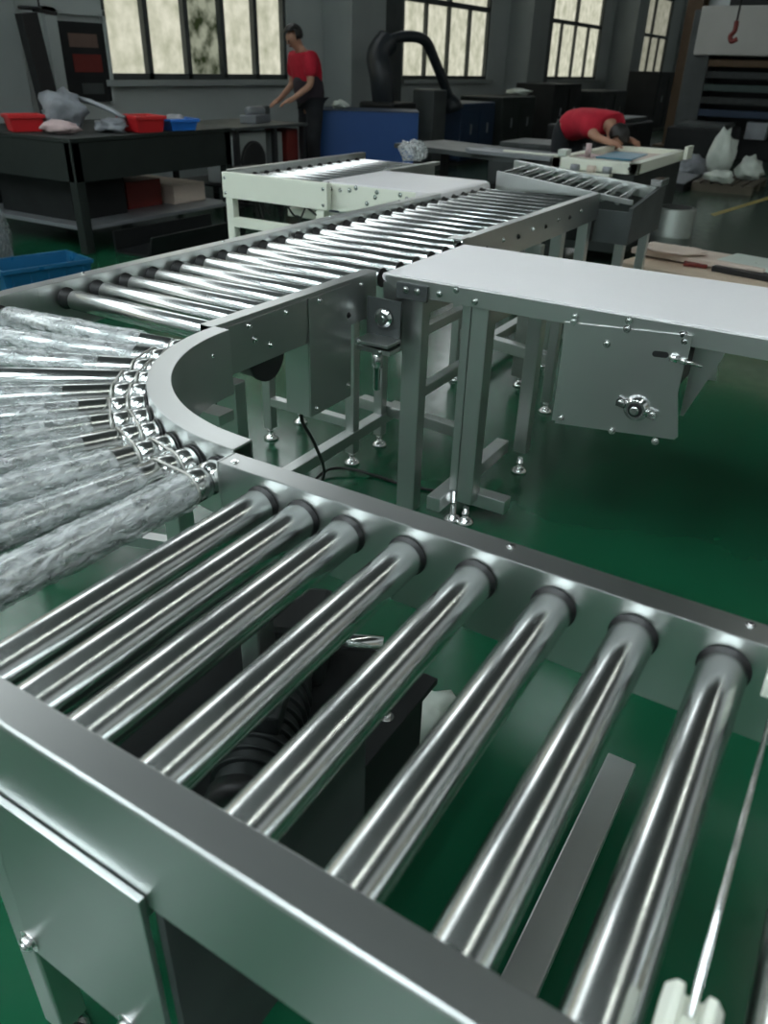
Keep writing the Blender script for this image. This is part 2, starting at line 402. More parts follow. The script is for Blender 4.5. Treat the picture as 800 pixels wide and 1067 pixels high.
# far rail (web towards the rollers) and near rail (web outwards)
channel('x', .800, .842, -.787, 1.3, ZT, .135, .042).build('side_rail', M['steel_x'], nc, bevel=.003)
MB().box(-.792, -.787, .800, .842, ZT-.135, ZT).build('rail_end_cap', M['steel'], nc, bevel=.001)
mb = MB().prism([(.267, ZT-.138), (.267, ZT-.004), (.2685, ZT-.001), (.272, ZT), (.310, ZT), (.310, ZT-.022), (.307, ZT-.022), (.307, ZT-.004), (.271, ZT-.004), (.271, ZT-.138)], 'x', -.792, 1.3)
o = mb.build('side_rail', M['steel_x'], nc, bevel=.002)
NX = [-.700, -.622, -.541, -.439, -.333, -.222, -.119, -.013, .106, .215, .32]
for i, x in enumerate(NX):
    roller(nc, (x, .312, ZR), (x, .7995, ZR), caps=(.004, .007))
for x in (-.766, -.30, .0, .35): bolt((x, .83 if x > -.7 else .815, ZT), (0, 0, 1), .004, nc, L=.0018)
# motor cover panel on the outside with two bolts
MB().prism([(-.635, .68), (-.405, .68), (-.405, .08), (-.478, .08), (-.478, .385), (-.655, .385)], 'y', .258, .2655).build('cover_panel', M['steel_x'], nc, bevel=.001)
bolt((-.645, .258, .405), (0, -1, 0), .011, nc, L=.008); bolt((-.475, .258, .395), (0, -1, 0), .011, nc, L=.008)
MB().box(-.40, -.39, .27, .62, .28, .66).build('cover_side_plate', M['darkgrey'], nc)
# legs and braces
for x in (-.74, .30):
    for y in (.31, .81): leg(nc, x, y, .662, .045, .045)
    MB().bar((x, .335, .12), (x, .785, .12), .04).build('leg_brace', M['steel'], nc, bevel=.003)
    MB().bar((x, .335, .60), (x, .785, .60), .04).build('leg_brace', M['steel'], nc, bevel=.003)
MB().bar((-.15, .29, .09), (-.15, 1.25, .09), .06, .03).build('floor_brace', M['steel'], nc, bevel=.003)
# threaded rod between two white nylon clamps
MB().cyl((.040, .355, .795), (.045, .79, .775), .0028, 10).build('rod', M['chrome'], nc)
MB().prism([(.020, .772), (.020, .79), (.026, .80), (.032, .80), (.034, .788), (.046, .788), (.048, .80), (.054, .80), (.060, .79), (.060, .772)], 'y', .325, .375).build('rod_clamp', M['white_plastic'], nc, bevel=.001)['label'] = 'white nylon clamp'
MB().prism([(.030, .765), (.030, .79), (.060, .79), (.060, .765)], 'y', .755, .799).build('rod_clamp', M['white_plastic'], nc, bevel=.002)['label'] = 'white nylon clamp'

# gear motor slung below the near conveyor
gm = thing('gear_motor', 'black gear motor with finned body seen between the rollers of the nearest conveyor', 'motor', (-.6, .75, .42))
mb = MB(); mb.lathe((-.56, .56, .40), (-.70, .84, .40), [(0, .05), (.01, .055), (.26, .055), (.28, .05), (.31, .05)], 28)
mb.build('motor_body', M['motor'], gm)
d = Vector((-.14, .28, 0)).normalized()
for i in range(9):
    p = Vector((-.56, .56, .40))+d*(.03+i*.024)
    MB().cyl(p, p+d*.004, .062, 28).build('cooling_fin', M['motor'], gm)
MB().lathe(Vector((-.56, .56, .40))-d*.03, (-.56, .56, .40), [(0, .04), (.004, .06), (.034, .06)], 28).build('fan_cover', M['black'], gm)
MB().cbox((-.74, .91, .40), (.14, .15, .13), rz=.46).build('gearbox', M['motor'], gm, bevel=.015)
MB().cbox((-.62, .68, .468), (.07, .09, .04), rz=.46).build('terminal_box', M['motor'], gm, bevel=.006)
MB().cyl((-.72, .91, .40), (-.58, .98, .40), .016, 16).build('output_shaft', M['chrome'], gm)
MB().box(-.86, -.48, .50, 1.02, .322, .335).build('mounting_plate', M['dark'], gm, bevel=.002)
for x in (-.84, -.50):
    MB().box(x-.015, x+.015, .55, .97, 0, .322).build('stand', M['dark'], gm)
for x, y in ((-.52, .78), (-.51, .88), (-.53, .98)): bolt((x, y, .335), (0, 0, 1), .009, gm)

# =================================================================== CURVE
CX, CY, RI, RO = -.80, 1.32, .43, .478
cc = thing('curved_roller_conveyor', 'curved conveyor section with film-wrapped tapered rollers fanning round a bright steel arc', 'conveyor', (CX, CY, 0))
def arc_prism(poly, t0, t1, n, mb, ex=1.0, ey=1.0):
    """cross-section (radius, z) swept about the bend centre"""
    rings = []
    for i in range(n+1):
        t = math.radians(t0+(t1-t0)*i/n)
        rings.append([mb.bm.verts.new((CX-math.cos(t)*(r*ex), CY-math.sin(t)*(r*ey), z)) for r, z in poly])
    k = len(poly)
    for p, q in zip(rings, rings[1:]):
        for j in range(k): mb.bm.faces.new((p[j], p[(j+1) % k], q[(j+1) % k], q[j]))
    mb.bm.faces.new(rings[0][::-1]); mb.bm.faces.new(rings[-1])
    return mb
zt = ZT+.004
arc_prism([(RI, zt-.16), (RI, zt), (RO, zt), (RO, zt-.14), (RO-.004, zt-.14), (RO-.004, zt-.004), (RI+.004, zt-.004), (RI+.004, zt-.16)], -1, 91, 48, MB()).build('inner_rail', M['steel'], cc, bevel=.0015)
# outer rail: the straight rails continue round the outside
mb = MB(); rings = []
for i in range(41):
    t = math.radians(90*i/40); c, s = math.cos(t), math.sin(t)
    ring = []
    for dr, z in ((0, ZT-.135), (0, ZT), (.045, ZT), (.045, ZT-.02), (.042, ZT-.02), (.042, ZT-.003), (.003, ZT-.003), (.003, ZT-.135)):
        ring.append(mb.bm.verts.new((CX-c*(1.115+dr), CY-s*(1.01+dr), z)))
    rings.append(ring)
for p, q in zip(rings, rings[1:]):
    for j in range(8): mb.bm.faces.new((p[j], p[(j+1) % 8], q[(j+1) % 8], q[j]))
mb.bm.faces.new(rings[0][::-1]); mb.bm.faces.new(rings[-1])
mb.build('outer_rail', M['steel_x'], cc)
FILM = {0: (.155, .002), 1: (.11, .006), 2: (.15, .006), 3: (.42, .012), 4: (.165, .002), 5: (.125, .002), 6: (.105, .003), 7: (.135, .003), 8: (.11, .008), 9: (.105, .004), 10: (.075, .008)}
ends = []
for k in range(11):
    t = math.radians(7+8*k); c, s = math.cos(t), math.sin(t)
    ro = 1/math.sqrt((c/1.11)**2+(s/1.005)**2)
    a = Vector((CX-c*(RO+.002), CY-s*(RO+.002), ZR)); b = Vector((CX-c*ro, CY-s*ro, ZR))
    f0, puff = FILM[k]; L = (b-a).length
    roller(cc, a, b, caps=(.003, .02), grooves=(.035, .07), film=None if k == 3 else (f0, L-.03, puff*.55), film_m='film' if k in (0, 1, 8, 10) else 'film_thin', seed=k)
    ends.append((a, (b-a).normalized()))
# drive belts looping over neighbouring rollers in the grooves
for k in range(10):
    g = (.035, .07)[k % 2]
    (a1, d1), (a2, d2) = ends[k], ends[k+1]
    p1 = a1+d1*g; p2 = a2+d2*g; ax = (d1+d2).normalized(); u = (p2-p1).normalized(); v = Vector((0, 0, 1)); rr = RR-.0005
    pts = []
    for i in range(13):
        th = PI/2+PI*i/12; pts.append(p1+(u*math.cos(th)+v*math.sin(th))*rr)
    for i in range(13):
        th = -PI/2+PI*i/12; pts.append(p2+(u*math.cos(th)+v*math.sin(th))*rr)
    MB().tube(pts, .0026, 8, closed=True).build('drive_belt', M['oring'], cc)
bolt((CX-.06, CY-RI, .74), (0, 1, 0), .005, cc); bolt((CX-RI, CY-.06, .76), (1, 0, 0), .005, cc)
MB().box(-1.235, -1.165, 1.20, 1.25, .62, .645).build('bracket', M['steel'], cc)
# support post under the inner end of the bend
MB().box(-1.30, -1.235, 1.335, 1.375, .08, .665).build('leg', M['steel_x'], cc, bevel=.003); foot(cc, -1.267, 1.355)
MB().prism([(-1.18, .50), (-1.12, .50), (-1.12, .62), (-1.15, .655), (-1.18, .64)], 'y', 1.0, 1.005).build('guard_tab', M['steel'], cc)
for x, y in ((-1.93, 1.15), (-.98, .88)):
    MB().box(x-.02, x+.02, y-.02, y+.02, .08, .66).build('leg', M['steel'], cc, bevel=.003); foot(cc, x, y)
MB().bar((-1.93, 1.15, .14), (-1.267, 1.355, .14), .035).build('leg_brace', M['steel'], cc)

# =================================================================== LONG STRAIGHT CONVEYOR
mc = thing('roller_conveyor', 'long straight roller conveyor running from the bend into the background', 'conveyor', (-1.6, 2.7, 0))
channel('y', -1.915, -1.96, 1.32, 3.66, ZT, .135, .045).build('side_rail', M['steel_x'], mc, bevel=.003)
channel('y', -1.285, -1.327, 1.33, 2.06, ZT, .137, .042).build('side_rail', M['steel_x'], mc, bevel=.003)
channel('y', -1.290, -1.330, 2.66, 4.24, ZT, .13, .04).build('side_rail', M['steel_x'], mc, bevel=.003)
MB().box(-1.283, -1.279, 1.34, 1.695, .70, .79).build('rail_cover_plate', M['steel_x'], mc, bevel=.001)
MB().box(-1.345, -1.285, 2.64, 2.70, ZT, ZT+.006).build('splice_plate', M['steel'], mc, bevel=.001)
y = 1.408; k = 0
while y < 4.2:
    roller(mc, (-1.914, y, ZR), (-1.328, y, ZR), caps=(.035, .004)); y += .1085
for yy in (1.45, 1.60, 1.75, 1.97): bolt((-1.279 if yy < 1.9 else -1.285, yy, .775), (1, 0, 0), .005, mc)
bolt((-1.279, 1.47, .735), (1, 0, 0), .007, mc); bolt((-1.279, 1.53, .705), (1, 0, 0), .006, mc)
for i in range(9): bolt((-1.290, 2.72+i*.155, .745-.01*(i % 2)), (1, 0, 0), .007, mc, m='black' if i % 2 else 'chrome')
for yy in (1.5, 2.1, 2.75, 3.3): bolt((-1.945, yy, ZT), (0, 0, 1), .004, mc, L=.003)
# drive drum below the rail
MB().lathe((-1.43, 1.535, .670), (-1.292, 1.535, .670), [(0, .062), (.12, .062), (.125, .068), (.138, .068)], 36).build('drive_drum', M['black'], mc)
# control box cover hanging from the rail
mb = MB().box(-1.37, -1.283, 1.70, 1.91, .44, .80-.137+.02)
mb.build('motor_cover', M['steel_x'], mc, bevel=.002)
MB().box(-1.282, -1.278, 1.70, 1.91, .44, .79).build('motor_cover_face', M['steel_x'], mc, bevel=.001)
bolt((-1.279, 1.895, .48), (1, 0, 0), .007, mc); bolt((-1.279, 1.725, .46), (1, 0, 0), .005, mc); bolt((-1.279, 1.895, .70), (1, 0, 0), .006, mc, m='black')
# legs and braces (two frames and one at the far end)
for (x, y) in ((-1.50, 2.25), (-1.90, 2.25), (-1.50, 2.45), (-1.90, 2.45)): leg(mc, x, y, .665)
MB().bar((-1.90, 2.25, .17), (-1.50, 2.25, .17), .035).build('leg_brace', M['steel'], mc, bevel=.003)
MB().bar((-1.50, 1.55, .12), (-1.50, 2.6, .12), .045).build('leg_brace', M['steel'], mc, bevel=.003)
MB().bar((-1.62, 2.50, .15), (-1.15, 2.46, .15), .045).build('leg_brace', M['steel'], mc, bevel=.003)
for (x, y) in ((-1.07, 3.18), (-1.60, 3.30), (-1.59, 4.20)): leg(mc, x, y, .668)
MB().bar((-1.60, 3.32, .24), (-1.09, 3.20, .24), .05).build('leg_brace', M['steel'], mc, bevel=.003)
MB().bar((-1.60, 3.34, .10), (-1.60, 4.18, .10), .05).build('leg_brace', M['steel'], mc, bevel=.003)
MB().box(-1.31, -1.09, 3.15, 3.21, .64, .67).build('leg_outrigger', M['steel'], mc, bevel=.002)
for y in (3.76, 4.14): leg(mc, -1.318, y, .67, .055, .055)
leg(mc, -1.30, 3.42, .67, .075, .05, 'tin')
MB().bar((-1.5, 2.6, .40), (-1.5, 3.3, .40), .04).build('leg_brace', M['steel'], mc, bevel=.003)
# drive unit below, by the belt conveyor
du = thing('tension_unit', 'small steel bearing unit with hanging plunger between motor cover and belt conveyor', 'machine', (-1.22, 1.95, .5))
MB().prism([(-1.28, .60), (-1.16, .60), (-1.16, .735), (-1.28, .735)], 'y', 2.0, 2.006).build('mounting_plate', M['darkgrey'], du)
MB().lathe((-1.215, 2.0, .68), (-1.215, 1.982, .68), [(0, .030), (.012, .030), (.014, .022), (.018, .020)], 24).build('bearing', M['chrome'], du)
MB().lathe((-1.215, 1.983, .68), (-1.215, 1.976, .68), [(0, .009), (.007, .009)], 12).build('shaft', M['chrome'], du)
MB().box(-1.275, -1.155, 1.92, 2.0, .612, .622).build('shelf', M['steel'], du, bevel=.001)
MB().box(-1.275, -1.155, 1.935, 2.0, .585, .600).build('shelf', M['steel'], du, bevel=.001)
MB().lathe((-1.215, 1.96, .46), (-1.215, 1.96, .585), [(0, .011), (.07, .011), (.072, .017), (.125, .017)], 18).build('plunger', M['chrome'], du)
bolt((-1.26, 1.92, .617), (0, -1, 0), .006, du); bolt((-1.19, 1.935, .592), (0, -1, 0), .006, du)

# =================================================================== WHITE BELT CONVEYOR
bc = thing('belt_conveyor', 'white flat belt conveyor leading from the long roller conveyor to the right edge', 'conveyor', (-.4, 2.32, 0))
BX0, BX1, BY0, BY1 = -1.262, 1.2, 2.05, 2.60
poly = [(BX0+.012, ZT), (BX0+.004, ZT-.003), (BX0, ZT-.012), (BX0+.004, ZT-.022), (BX0+.012, ZT-.026), (BX1, ZT-.026), (BX1, ZT)]
MB().prism(poly, 'y', BY0+.004, BY1-.004).build('belt', M['belt'], bc, bevel=.002)
for y0, y1 in ((BY0-.001, BY0+.004), (BY1-.004, BY1)):
    MB().prism([(BX0+.015, ZT-.005), (BX1, ZT-.005), (BX1, .745), (BX0+.10, .745), (BX0+.05, .76), (BX0+.015, ZT-.02)], 'y', y0, y1).build('side_frame', M['steel'], bc, bevel=.001)
    
MB().box(BX0+.1, BX1, BY0+.004, BY0+.05, .745, .748).build('frame_flange', M['steel'], bc)
MB().cyl((BX0+.03, BY0+.01, .772), (BX0+.03, BY1-.01, .772), .012, 16).build('nose_roller', M['chrome'], bc)
MB().prism([(-1.255, .80-.03), (-1.20, .79), (-1.16, .75), (-1.16, .58), (-1.20, .555), (-1.255, .60)], 'y', 2.052, 2.06).build('end_plate', M['steel_x'], bc, bevel=.001)
for x, z in ((-1.166, .765), (-1.127, .765), (-1.058, .766), (-1.003, .786), (-.941, .762), (-.641, .770), (-.496, .784), (-.355, .772), (-.05, .77), (.1, .77)):
    bolt((x, BY0-.002 if x > -1.1 else 2.037, z), (0, -1, 0), .007, bc)
MB().box(-1.20, -1.095, 2.038, 2.049, .735, .782).build('leg_bracket', M['darkgrey'], bc, bevel=.001)
# legs
MB().box(-1.18, -1.112, 2.05, 2.10, .0, .745).build('leg', M['steel'], bc, bevel=.003)
MB().box(-.955, -.90, 2.06, 2.12, .09, .745).build('leg', M['steel'], bc, bevel=.003); foot(bc, -.93, 2.09)
MB().box(-.99, -.961, 2.07, 2.10, .12, .745).build('leg', M['steel'], bc, bevel=.003); foot(bc, -.975, 2.085, .12)
for x in (-1.145, -.93):
    MB().box(x-.025, x+.025, 2.53, 2.58, .09, .745).build('leg', M['steel'], bc, bevel=.003); foot(bc, x, 2.555)
    MB().bar((x, 2.10, .70), (x, 2.54, .70), .04).build('leg_brace', M['steel'], bc, bevel=.003)
MB().bar((-1.01, 2.0, .09), (-1.01, 2.56, .09), .05).build('leg_brace', M['steel'], bc, bevel=.003)
MB().bar((-.99, 2.13, .09), (-.80, 2.13, .09), .05).build('leg_brace', M['steel'], bc, bevel=.003)
MB().bar((-1.145, 2.10, .42), (-1.145, 2.54, .42), .035).build('leg_brace', M['steel'], bc, bevel=.003)
for x in (.85,):
    for y in (2.08, 2.57): leg(bc, x, y, .745, .05, .05)
# drive box with bearing
mb = MB()
mb.prism([(-.668, .752), (-.335, .775), (-.335, .62), (-.31, .50), (-.318, .49), (-.652, .455)], 'y', BY0-.006, BY0-.002)
mb.build('drive_plate', M['steel'], bc, bevel=.001)
MB().prism([(-.668, .752), (-.335, .775), (-.335, .62), (-.318, .49), (-.652, .455)], 'y', BY1-.006, BY1).build('drive_plate', M['steel'], bc, bevel=.001)
MB().box(-.665, -.655, BY0, BY1-.006, .46, .70).build('drive_end_plate', M['steel'], bc)
bx, bz = -.431, .556
mb = MB().lathe((bx, BY0-.006, bz), (bx, BY0-.026, bz), [(0, .036), (.006, .036), (.01, .028), (.02, .026)], 30)
mb.cbox((bx, BY0-.009, bz), (.112, .006, .028), ry=.17)
mb.build('flange_bearing', M['chrome'], bc)
MB().lathe((bx, BY0-.0265, bz), (bx, BY0-.028, bz), [(0, .020), (.0015, .019)], 24).build('bearing_seal', M['black'], bc)
MB().lathe((bx, BY0-.028, bz), (bx, BY0-.037, bz), [(0, .012), (.007, .012), (.009, .009)], 20).build('drive_shaft', M['chrome'], bc)
for x, z in ((-.475, .563), (-.386, .548)): bolt((x, BY0-.012, z), (0, -1, 0), .009, bc)
for x, z in ((-.641, .758), (-.496, .763), (-.542, .714), (-.637, .475), (-.486, .474), (-.365, .473), (-.345, .757)): bolt((x, BY0-.006, z), (0, -1, 0), .007, bc)
# adjusting slot
mb = MB(); pts = []
for i in range(9): th = PI/2+PI*i/8; pts.append((-.412+.008*math.cos(th), .712+.008*math.sin(th)))
for i in range(9): th = -PI/2+PI*i/8; pts.append((-.386+.008*math.cos(th), .714+.008*math.sin(th)))
mb.prism(pts, 'y', BY0-.0072, BY0-.0062).build('adjusting_slot', M['black'], bc)
MB().cyl((-.375, BY0-.012, .712), (-.29, BY0-.012, .704), .004, 10).build('adjusting_screw', M['chrome'], bc)
MB().cyl((-.372, BY0-.012, .712), (-.352, BY0-.012, .710), .011, 6).cyl((-.345, BY0-.012, .709), (-.330, BY0-.012, .708), .009, 6).build('adjusting_nut', M['chrome'], bc)
MB().box(-.350, -.330, BY0-.010, BY0-.006, .705, .775).build('screw_bracket', M['steel'], bc)
MB().prism([(-.335, .742), (-.255, .742), (-.262, .70), (-.325, .52), (-.335, .52)], 'y', BY0+.10, BY0+.104).build('drive_gusset', M['steel'], bc)
MB().cyl((bx, BY0+.006, bz), (bx, BY1-.01, bz), .05, 32).build('drive_roller', M['black'], bc)

# black cable from the motor cover to the floor
def spline(P, n=10):
    P = [Vector(p) for p in P]; out = []
    for i in range(len(P)-1):
        p0, p1, p2, p3 = P[max(i-1, 0)], P[i], P[i+1], P[min(i+2, len(P)-1)]
        for j in range(n):
            t = j/n; out.append(.5*((2*p1)+(p2-p0)*t+(2*p0-5*p1+4*p2-p3)*t*t+(3*p1-p0-3*p2+p3)*t**3))
    return out+[P[-1]]
tag(MB().tube(spline([(-1.33, 1.72, .45), (-1.335, 1.73, .40), (-1.345, 1.80, .30), (-1.38, 1.90, .15), (-1.46, 1.97, .03), (-1.52, 2.02, .008), (-1.52, 2.12, .02), (-1.46, 2.17, .02), (-1.36, 2.2, .008), (-1.22, 2.20, .006), (-1.05, 2.25, .006)]), .0055, 8).build('power_cable', M['rubber']), 'thin black cable hanging from the motor cover and looping on the green floor', 'cable')

# =================================================================== FAR BELT, SIDE CONVEYOR, RAMP
fb = thing('belt_conveyor', 'short far white belt conveyor joining the long roller conveyor from the left', 'conveyor', (-2.3, 3.93, 0))
FX0, FX1, FY0, FY1 = -2.62, -1.925, 3.63, 4.27
MB().prism([(FX0, ZT), (FX1-.03, ZT), (FX1-.008, ZT-.008), (FX1, ZT-.03), (FX1-.008, ZT-.052), (FX1-.03, ZT-.06), (FX0, ZT-.06)], 'y', FY0+.004, FY1-.004).build('belt', M['belt'], fb, bevel=.002)
MB().prism([(FX0, ZT-.006), (FX1-.12, ZT-.006), (FX1-.12, .70), (FX0+.20, .66), (FX0, .66)], 'y', FY0-.004, FY0+.004).build('side_frame', M['cream'], fb, bevel=.001)
MB().prism([(FX0, ZT-.006), (FX1-.03, ZT-.006), (FX1-.03, .74), (FX0, .70)], 'y', FY1-.004, FY1+.004).build('side_frame', M['cream'], fb, bevel=.001)
for x, z in ((-2.56, .765), (-2.50, .765), (-2.44, .77), (-2.40, .785), (-2.27, .775), (-2.28, .75), (-2.33, .715), (-2.13, .775), (-2.09, .76)): bolt((x, FY0-.004, z), (0, -1, 0), .008, fb)
for y in (FY0+.04, FY1-.04): leg(fb, -2.50, y, .70, .05, .05)
MB().box(-2.60, -2.00, FY0+.05, FY0+.09, .40, .44).build('long_brace', M['steel'], fb)
for y in (FY0+.04, FY1-.04): leg(fb, -2.02, y, .735, .05, .05)

sc = thing('roller_conveyor', 'short roller conveyor with a cream end panel behind the long one', 'conveyor', (-2.9, 4.2, 0))
SX0, SX1, SY0, SY1 = -3.27, -2.64, 3.60, 5.0
MB().box(SX0, SX1+.10, SY0-.04, SY0, .665, ZT).build('end_panel', M['cream'], sc, bevel=.003)['label'] = 'cream end panel'
channel('y', SX0+.04, SX0, SY0, SY1, ZT+.01, .14, .04).build('side_rail', M['steel_x'], sc, bevel=.002)
channel('y', SX1-.01, SX1+.03, 4.30, 4.95, ZT, .13, .04).build('side_rail', M['steel_x'], sc, bevel=.002)
y = SY0+.09
while y < SY1-.03:
    roller(sc, (SX0+.041, y, ZR), (SX1-.012, y, ZR), caps=(.03, .004)); y += .1085
MB().prism([(SY0, .66), (SY0, ZT), (SY0+.10, ZT), (SY0+.03, .66)], 'x', SX1+.06, SX1+.065).build('gusset', M['dark'], sc)
for x in (SX0+.04, SX1+.05):
    for y in (SY0-.01, SY1-.1): leg(sc, x, y, .665, .05, .05, 'cream')
MB().bar((SX0+.06, SY0-.01, .535), (SX1+.03, SY0-.01, .535), .05).build('leg_brace', M['cream'], sc, bevel=.003)
MB().bar((SX0+.06, SY0+.5, .53), (SX1+.03, SY0+.5, .53), .05).build('leg_brace', M['cream'], sc, bevel=.003)
for z in (.77, .69): bolt((SX0+.02, SY0-.04, z), (0, -1, 0), .006, sc)
for z in (.77, .69): bolt((SX1+.075, SY0-.04, z), (0, -1, 0), .006, sc)
mb = MB()
for k in range(5):
    P = [(SX0+.12+random.uniform(-.04, .04), SY0+.12, .66-.0*k)]
    for j in range(6): P.append((SX0+.15+.07*j+random.uniform(-.07, .07), SY0+.12+random.uniform(-.04, .06), .55-.25*math.sin(j*.6+k)*.6+random.uniform(-.05, .05)))
    mb.tube(spline(P, 6), .006, 6)
mb.build('wiring', M['rubber'], sc)

rp = thing('roller_ramp', 'small tilted roller frame crossing the far end of the long conveyor', 'conveyor', (-1.6, 4.5, 0))
def zr(x): return .855-(x+1.88)*.11
MB().prism([(-1.885, .762), (-1.885, .857), (-1.36, .803), (-1.12, .778), (-1.12, .755), (-1.36, .775)], 'y', 4.245, 4.262).build('side_rail', M['steel_x'], rp, bevel=.001)
MB().prism([(-2.02, .82), (-2.02, .862), (-1.15, .785), (-1.15, .72)], 'y', 4.79, 4.83).build('side_rail', M['steel_x'], rp, bevel=.001)
for i in range(9):
    x = -1.86+i*.082
    roller(rp, (x, 4.265, zr(x)-.018), (x-.06, 4.79, zr(x)-.018), r=.016)
MB().prism([(4.24, .56), (4.24, .74), (4.80, .80), (4.86, .80), (4.86, .56)], 'x', -1.13, -1.11).build('chute_side', M['darkgrey'], rp)
MB().box(-1.16, -1.10, 4.70, 4.86, .80, .835).build('chute_lip', M['chrome'], rp, bevel=.003)
MB().box(-1.30, -1.13, 4.24, 4.26, .56, .72).build('chute_front', M['darkgrey'], rp)
for x, y in ((-1.16, 4.30), (-1.16, 4.78), (-1.95, 4.78)): leg(rp, x, y, .78 if x < -1.5 else .70, .05, .05)
MB().box(-1.5, -1.36, 4.4, 4.6, .52, .66).build('gearbox', M['dark'], rp, bevel=.01)

# =================================================================== NEAR LEFT: CRATE, WRAPPED PART
def crate(name, c, L, W, H, rz, m, label, cat, grid=True, fl=.02, t=.012, group=None):
    """open-topped crate with rim and ribs, slightly flared"""
    root = thing(name, label, cat, (c[0], c[1], c[2]), group)
    def ring(l, w, z): return [Vector((x*l/2, y*w/2, z)) for x, y in ((-1, -1), (1, -1), (1, 1), (-1, 1))]
    R = Matrix.Rotation(rz, 3, 'Z'); mb = MB(); V = []
    for l, w, z in ((L-fl*2, W-fl*2, 0), (L, W, H), (L-t*2, W-t*2, H), (L-fl*2-t*2, W-fl*2-t*2, t)):
        V.append([mb.bm.verts.new(R @ p+Vector(c)) for p in ring(l, w, z)])
    for p, q in zip(V, V[1:]):
        for j in range(4): mb.bm.faces.new((p[j], p[(j+1) % 4], q[(j+1) % 4], q[j]))
    mb.bm.faces.new(V[0][::-1]); mb.bm.faces.new(V[3])
    mb.build('crate_body', m, root, bevel=.004)
    mb = MB(); V = []
    for l, w, z in ((L+.02, W+.02, H-.025), (L+.02, W+.02, H+.002), (L-t*2, W-t*2, H+.002), (L+.0, W+.0, H-.025)):
        V.append([mb.bm.verts.new(R @ p+Vector(c)) for p in ring(l, w, z)])
    for p, q in zip(V, V[1:]+V[:1]):
        for j in range(4): mb.bm.faces.new((p[j], p[(j+1) % 4], q[(j+1) % 4], q[j]))
    mb.build('rim', m, root, bevel=.003)
    if grid:
        for i in range(5):
            x = (i-2)*L*.2
            for sgn in (-1, 1):
                p = R @ Vector((x, sgn*(W/2-fl/2+.004), H*.45))+Vector(c); MB().cbox(p, (.012, .012, H*.75), rz=rz).build('rib', m, root)
    return root
crate('plastic_crate', (-4.78, 3.33, 0), .60, .38, .15, 1.33, M['crate_blue'], 'blue plastic crate on the floor left of the long conveyor', 'crate')
def lump(name, c, size, m, seed, label=None, cat=None, amp=.35, parent=None, seg=3, fr=2.0):
    """crumpled bag or cloth: a noisy, flattened blob standing on its base"""
    bm = bmesh.new(); bmesh.ops.create_icosphere(bm, subdivisions=seg, radius=1)
    for v in bm.verts:
        d = v.co.normalized(); k = 1+amp*noise.noise(d*fr+Vector((seed*3.1, 0, 0)))+amp*.6*noise.noise(d*fr*3+Vector((0, seed*2.2, 0)))
        p = d*k; v.co = Vector((p.x*size[0]/2, p.y*size[1]/2, p.z*size[2]/2))
    zm = min(v.co.z for v in bm.verts)*.75
    for v in bm.verts:
        v.co.z = max(v.co.z, zm)-zm; v.co += Vector(c)
    mb = MB(); mb.bm.free(); mb.bm = bm
    o = mb.build(name, m, parent, smooth=True)
    if label: tag(o, label, cat)
    return o
wp = thing('wrapped_machine_part', 'grey part wrapped in clear film standing behind the blue crate at left edge', 'package', (-4.98, 3.25, 0))
MB().prism([(3.02, 0.0), (3.44, 0.0), (3.42, .25), (3.36, .46), (3.30, .50), (3.0, .50), (2.96, .3)], 'x', -5.42, -5.15).build('part_body', M['midgrey'], wp, bevel=.02)
lump('plastic_film', (-5.27, 3.2, .0), (.36, .60, .62), M['film_thin'], 4, parent=wp, amp=.12)['label'] = 'clear crinkled film'

# =================================================================== LEFT WORKBENCH
wb = thing('workbench', 'dark green steel workbench at the left, piled with bins and bags', 'workbench', (-6.0, 4.9, 0))
WX0, WX1, WY0, WY1 = -6.75, -5.22, 4.10, 5.86
MB().box(WX0, WX1, WY0, WY1, .79, .82).build('bench_top', M['dark_green'], wb, bevel=.004)
MB().box(WX1-.03, WX1-.01, WY0+.02, WY1-.02, .52, .79).build('apron', M['dark_green'], wb)
MB().box(WX0+.02, WX1-.03, WY0+.01, WY0+.03, .52, .79).build('apron', M['dark_green'], wb)
for x in (WX0+.05, WX1-.05):
    for y in (WY0+.05, WY1-.05): MB().box(x-.04, x+.04, y-.04, y+.04, 0, .79).build('leg', M['dark_green'], wb, bevel=.004)
MB().box(WX0+.02, WX1-.02, WY0+.02, WY1-.02, .17, .20).build('lower_shelf', M['midgrey'], wb, bevel=.003)
MB().box(WX0+.02, WX0+.05, WY0+.02, WY1-.02, .2, .79).build('back_panel', M['dark'], wb)
# boxes on the lower shelf and dark box in front
tag(MB().box(-6.2, -5.6, 4.9, 5.3, .2, .42).build('storage_box', M['darkred'], None, bevel=.006), 'dull dark red box on the lower shelf of the dark workbench', 'box')
tag(MB().box(-6.3, -5.5, 5.35, 5.75, .2, .36).build('storage_box', M['wood2'], None, bevel=.006), 'long tan box on the lower shelf of the dark workbench', 'box')
tag(MB().box(-6.4, -5.5, 4.25, 4.8, .2, .5).build('storage_box', M['dark'], None, bevel=.006), 'near-black box on the lower shelf of the dark workbench', 'box')
b1 = thing('storage_bin', 'dark steel trough on the floor beneath the front edge of the workbench', 'bin', (-4.95, 4.85, 0))
MB().prism([(-5.14, 0), (-4.75, 0), (-4.70, .16), (-4.72, .16), (-4.77, .02), (-5.12, .02), (-5.12, .16), (-5.14, .16)], 'y', 4.3, 5.4).build('trough', M['dark'], b1)
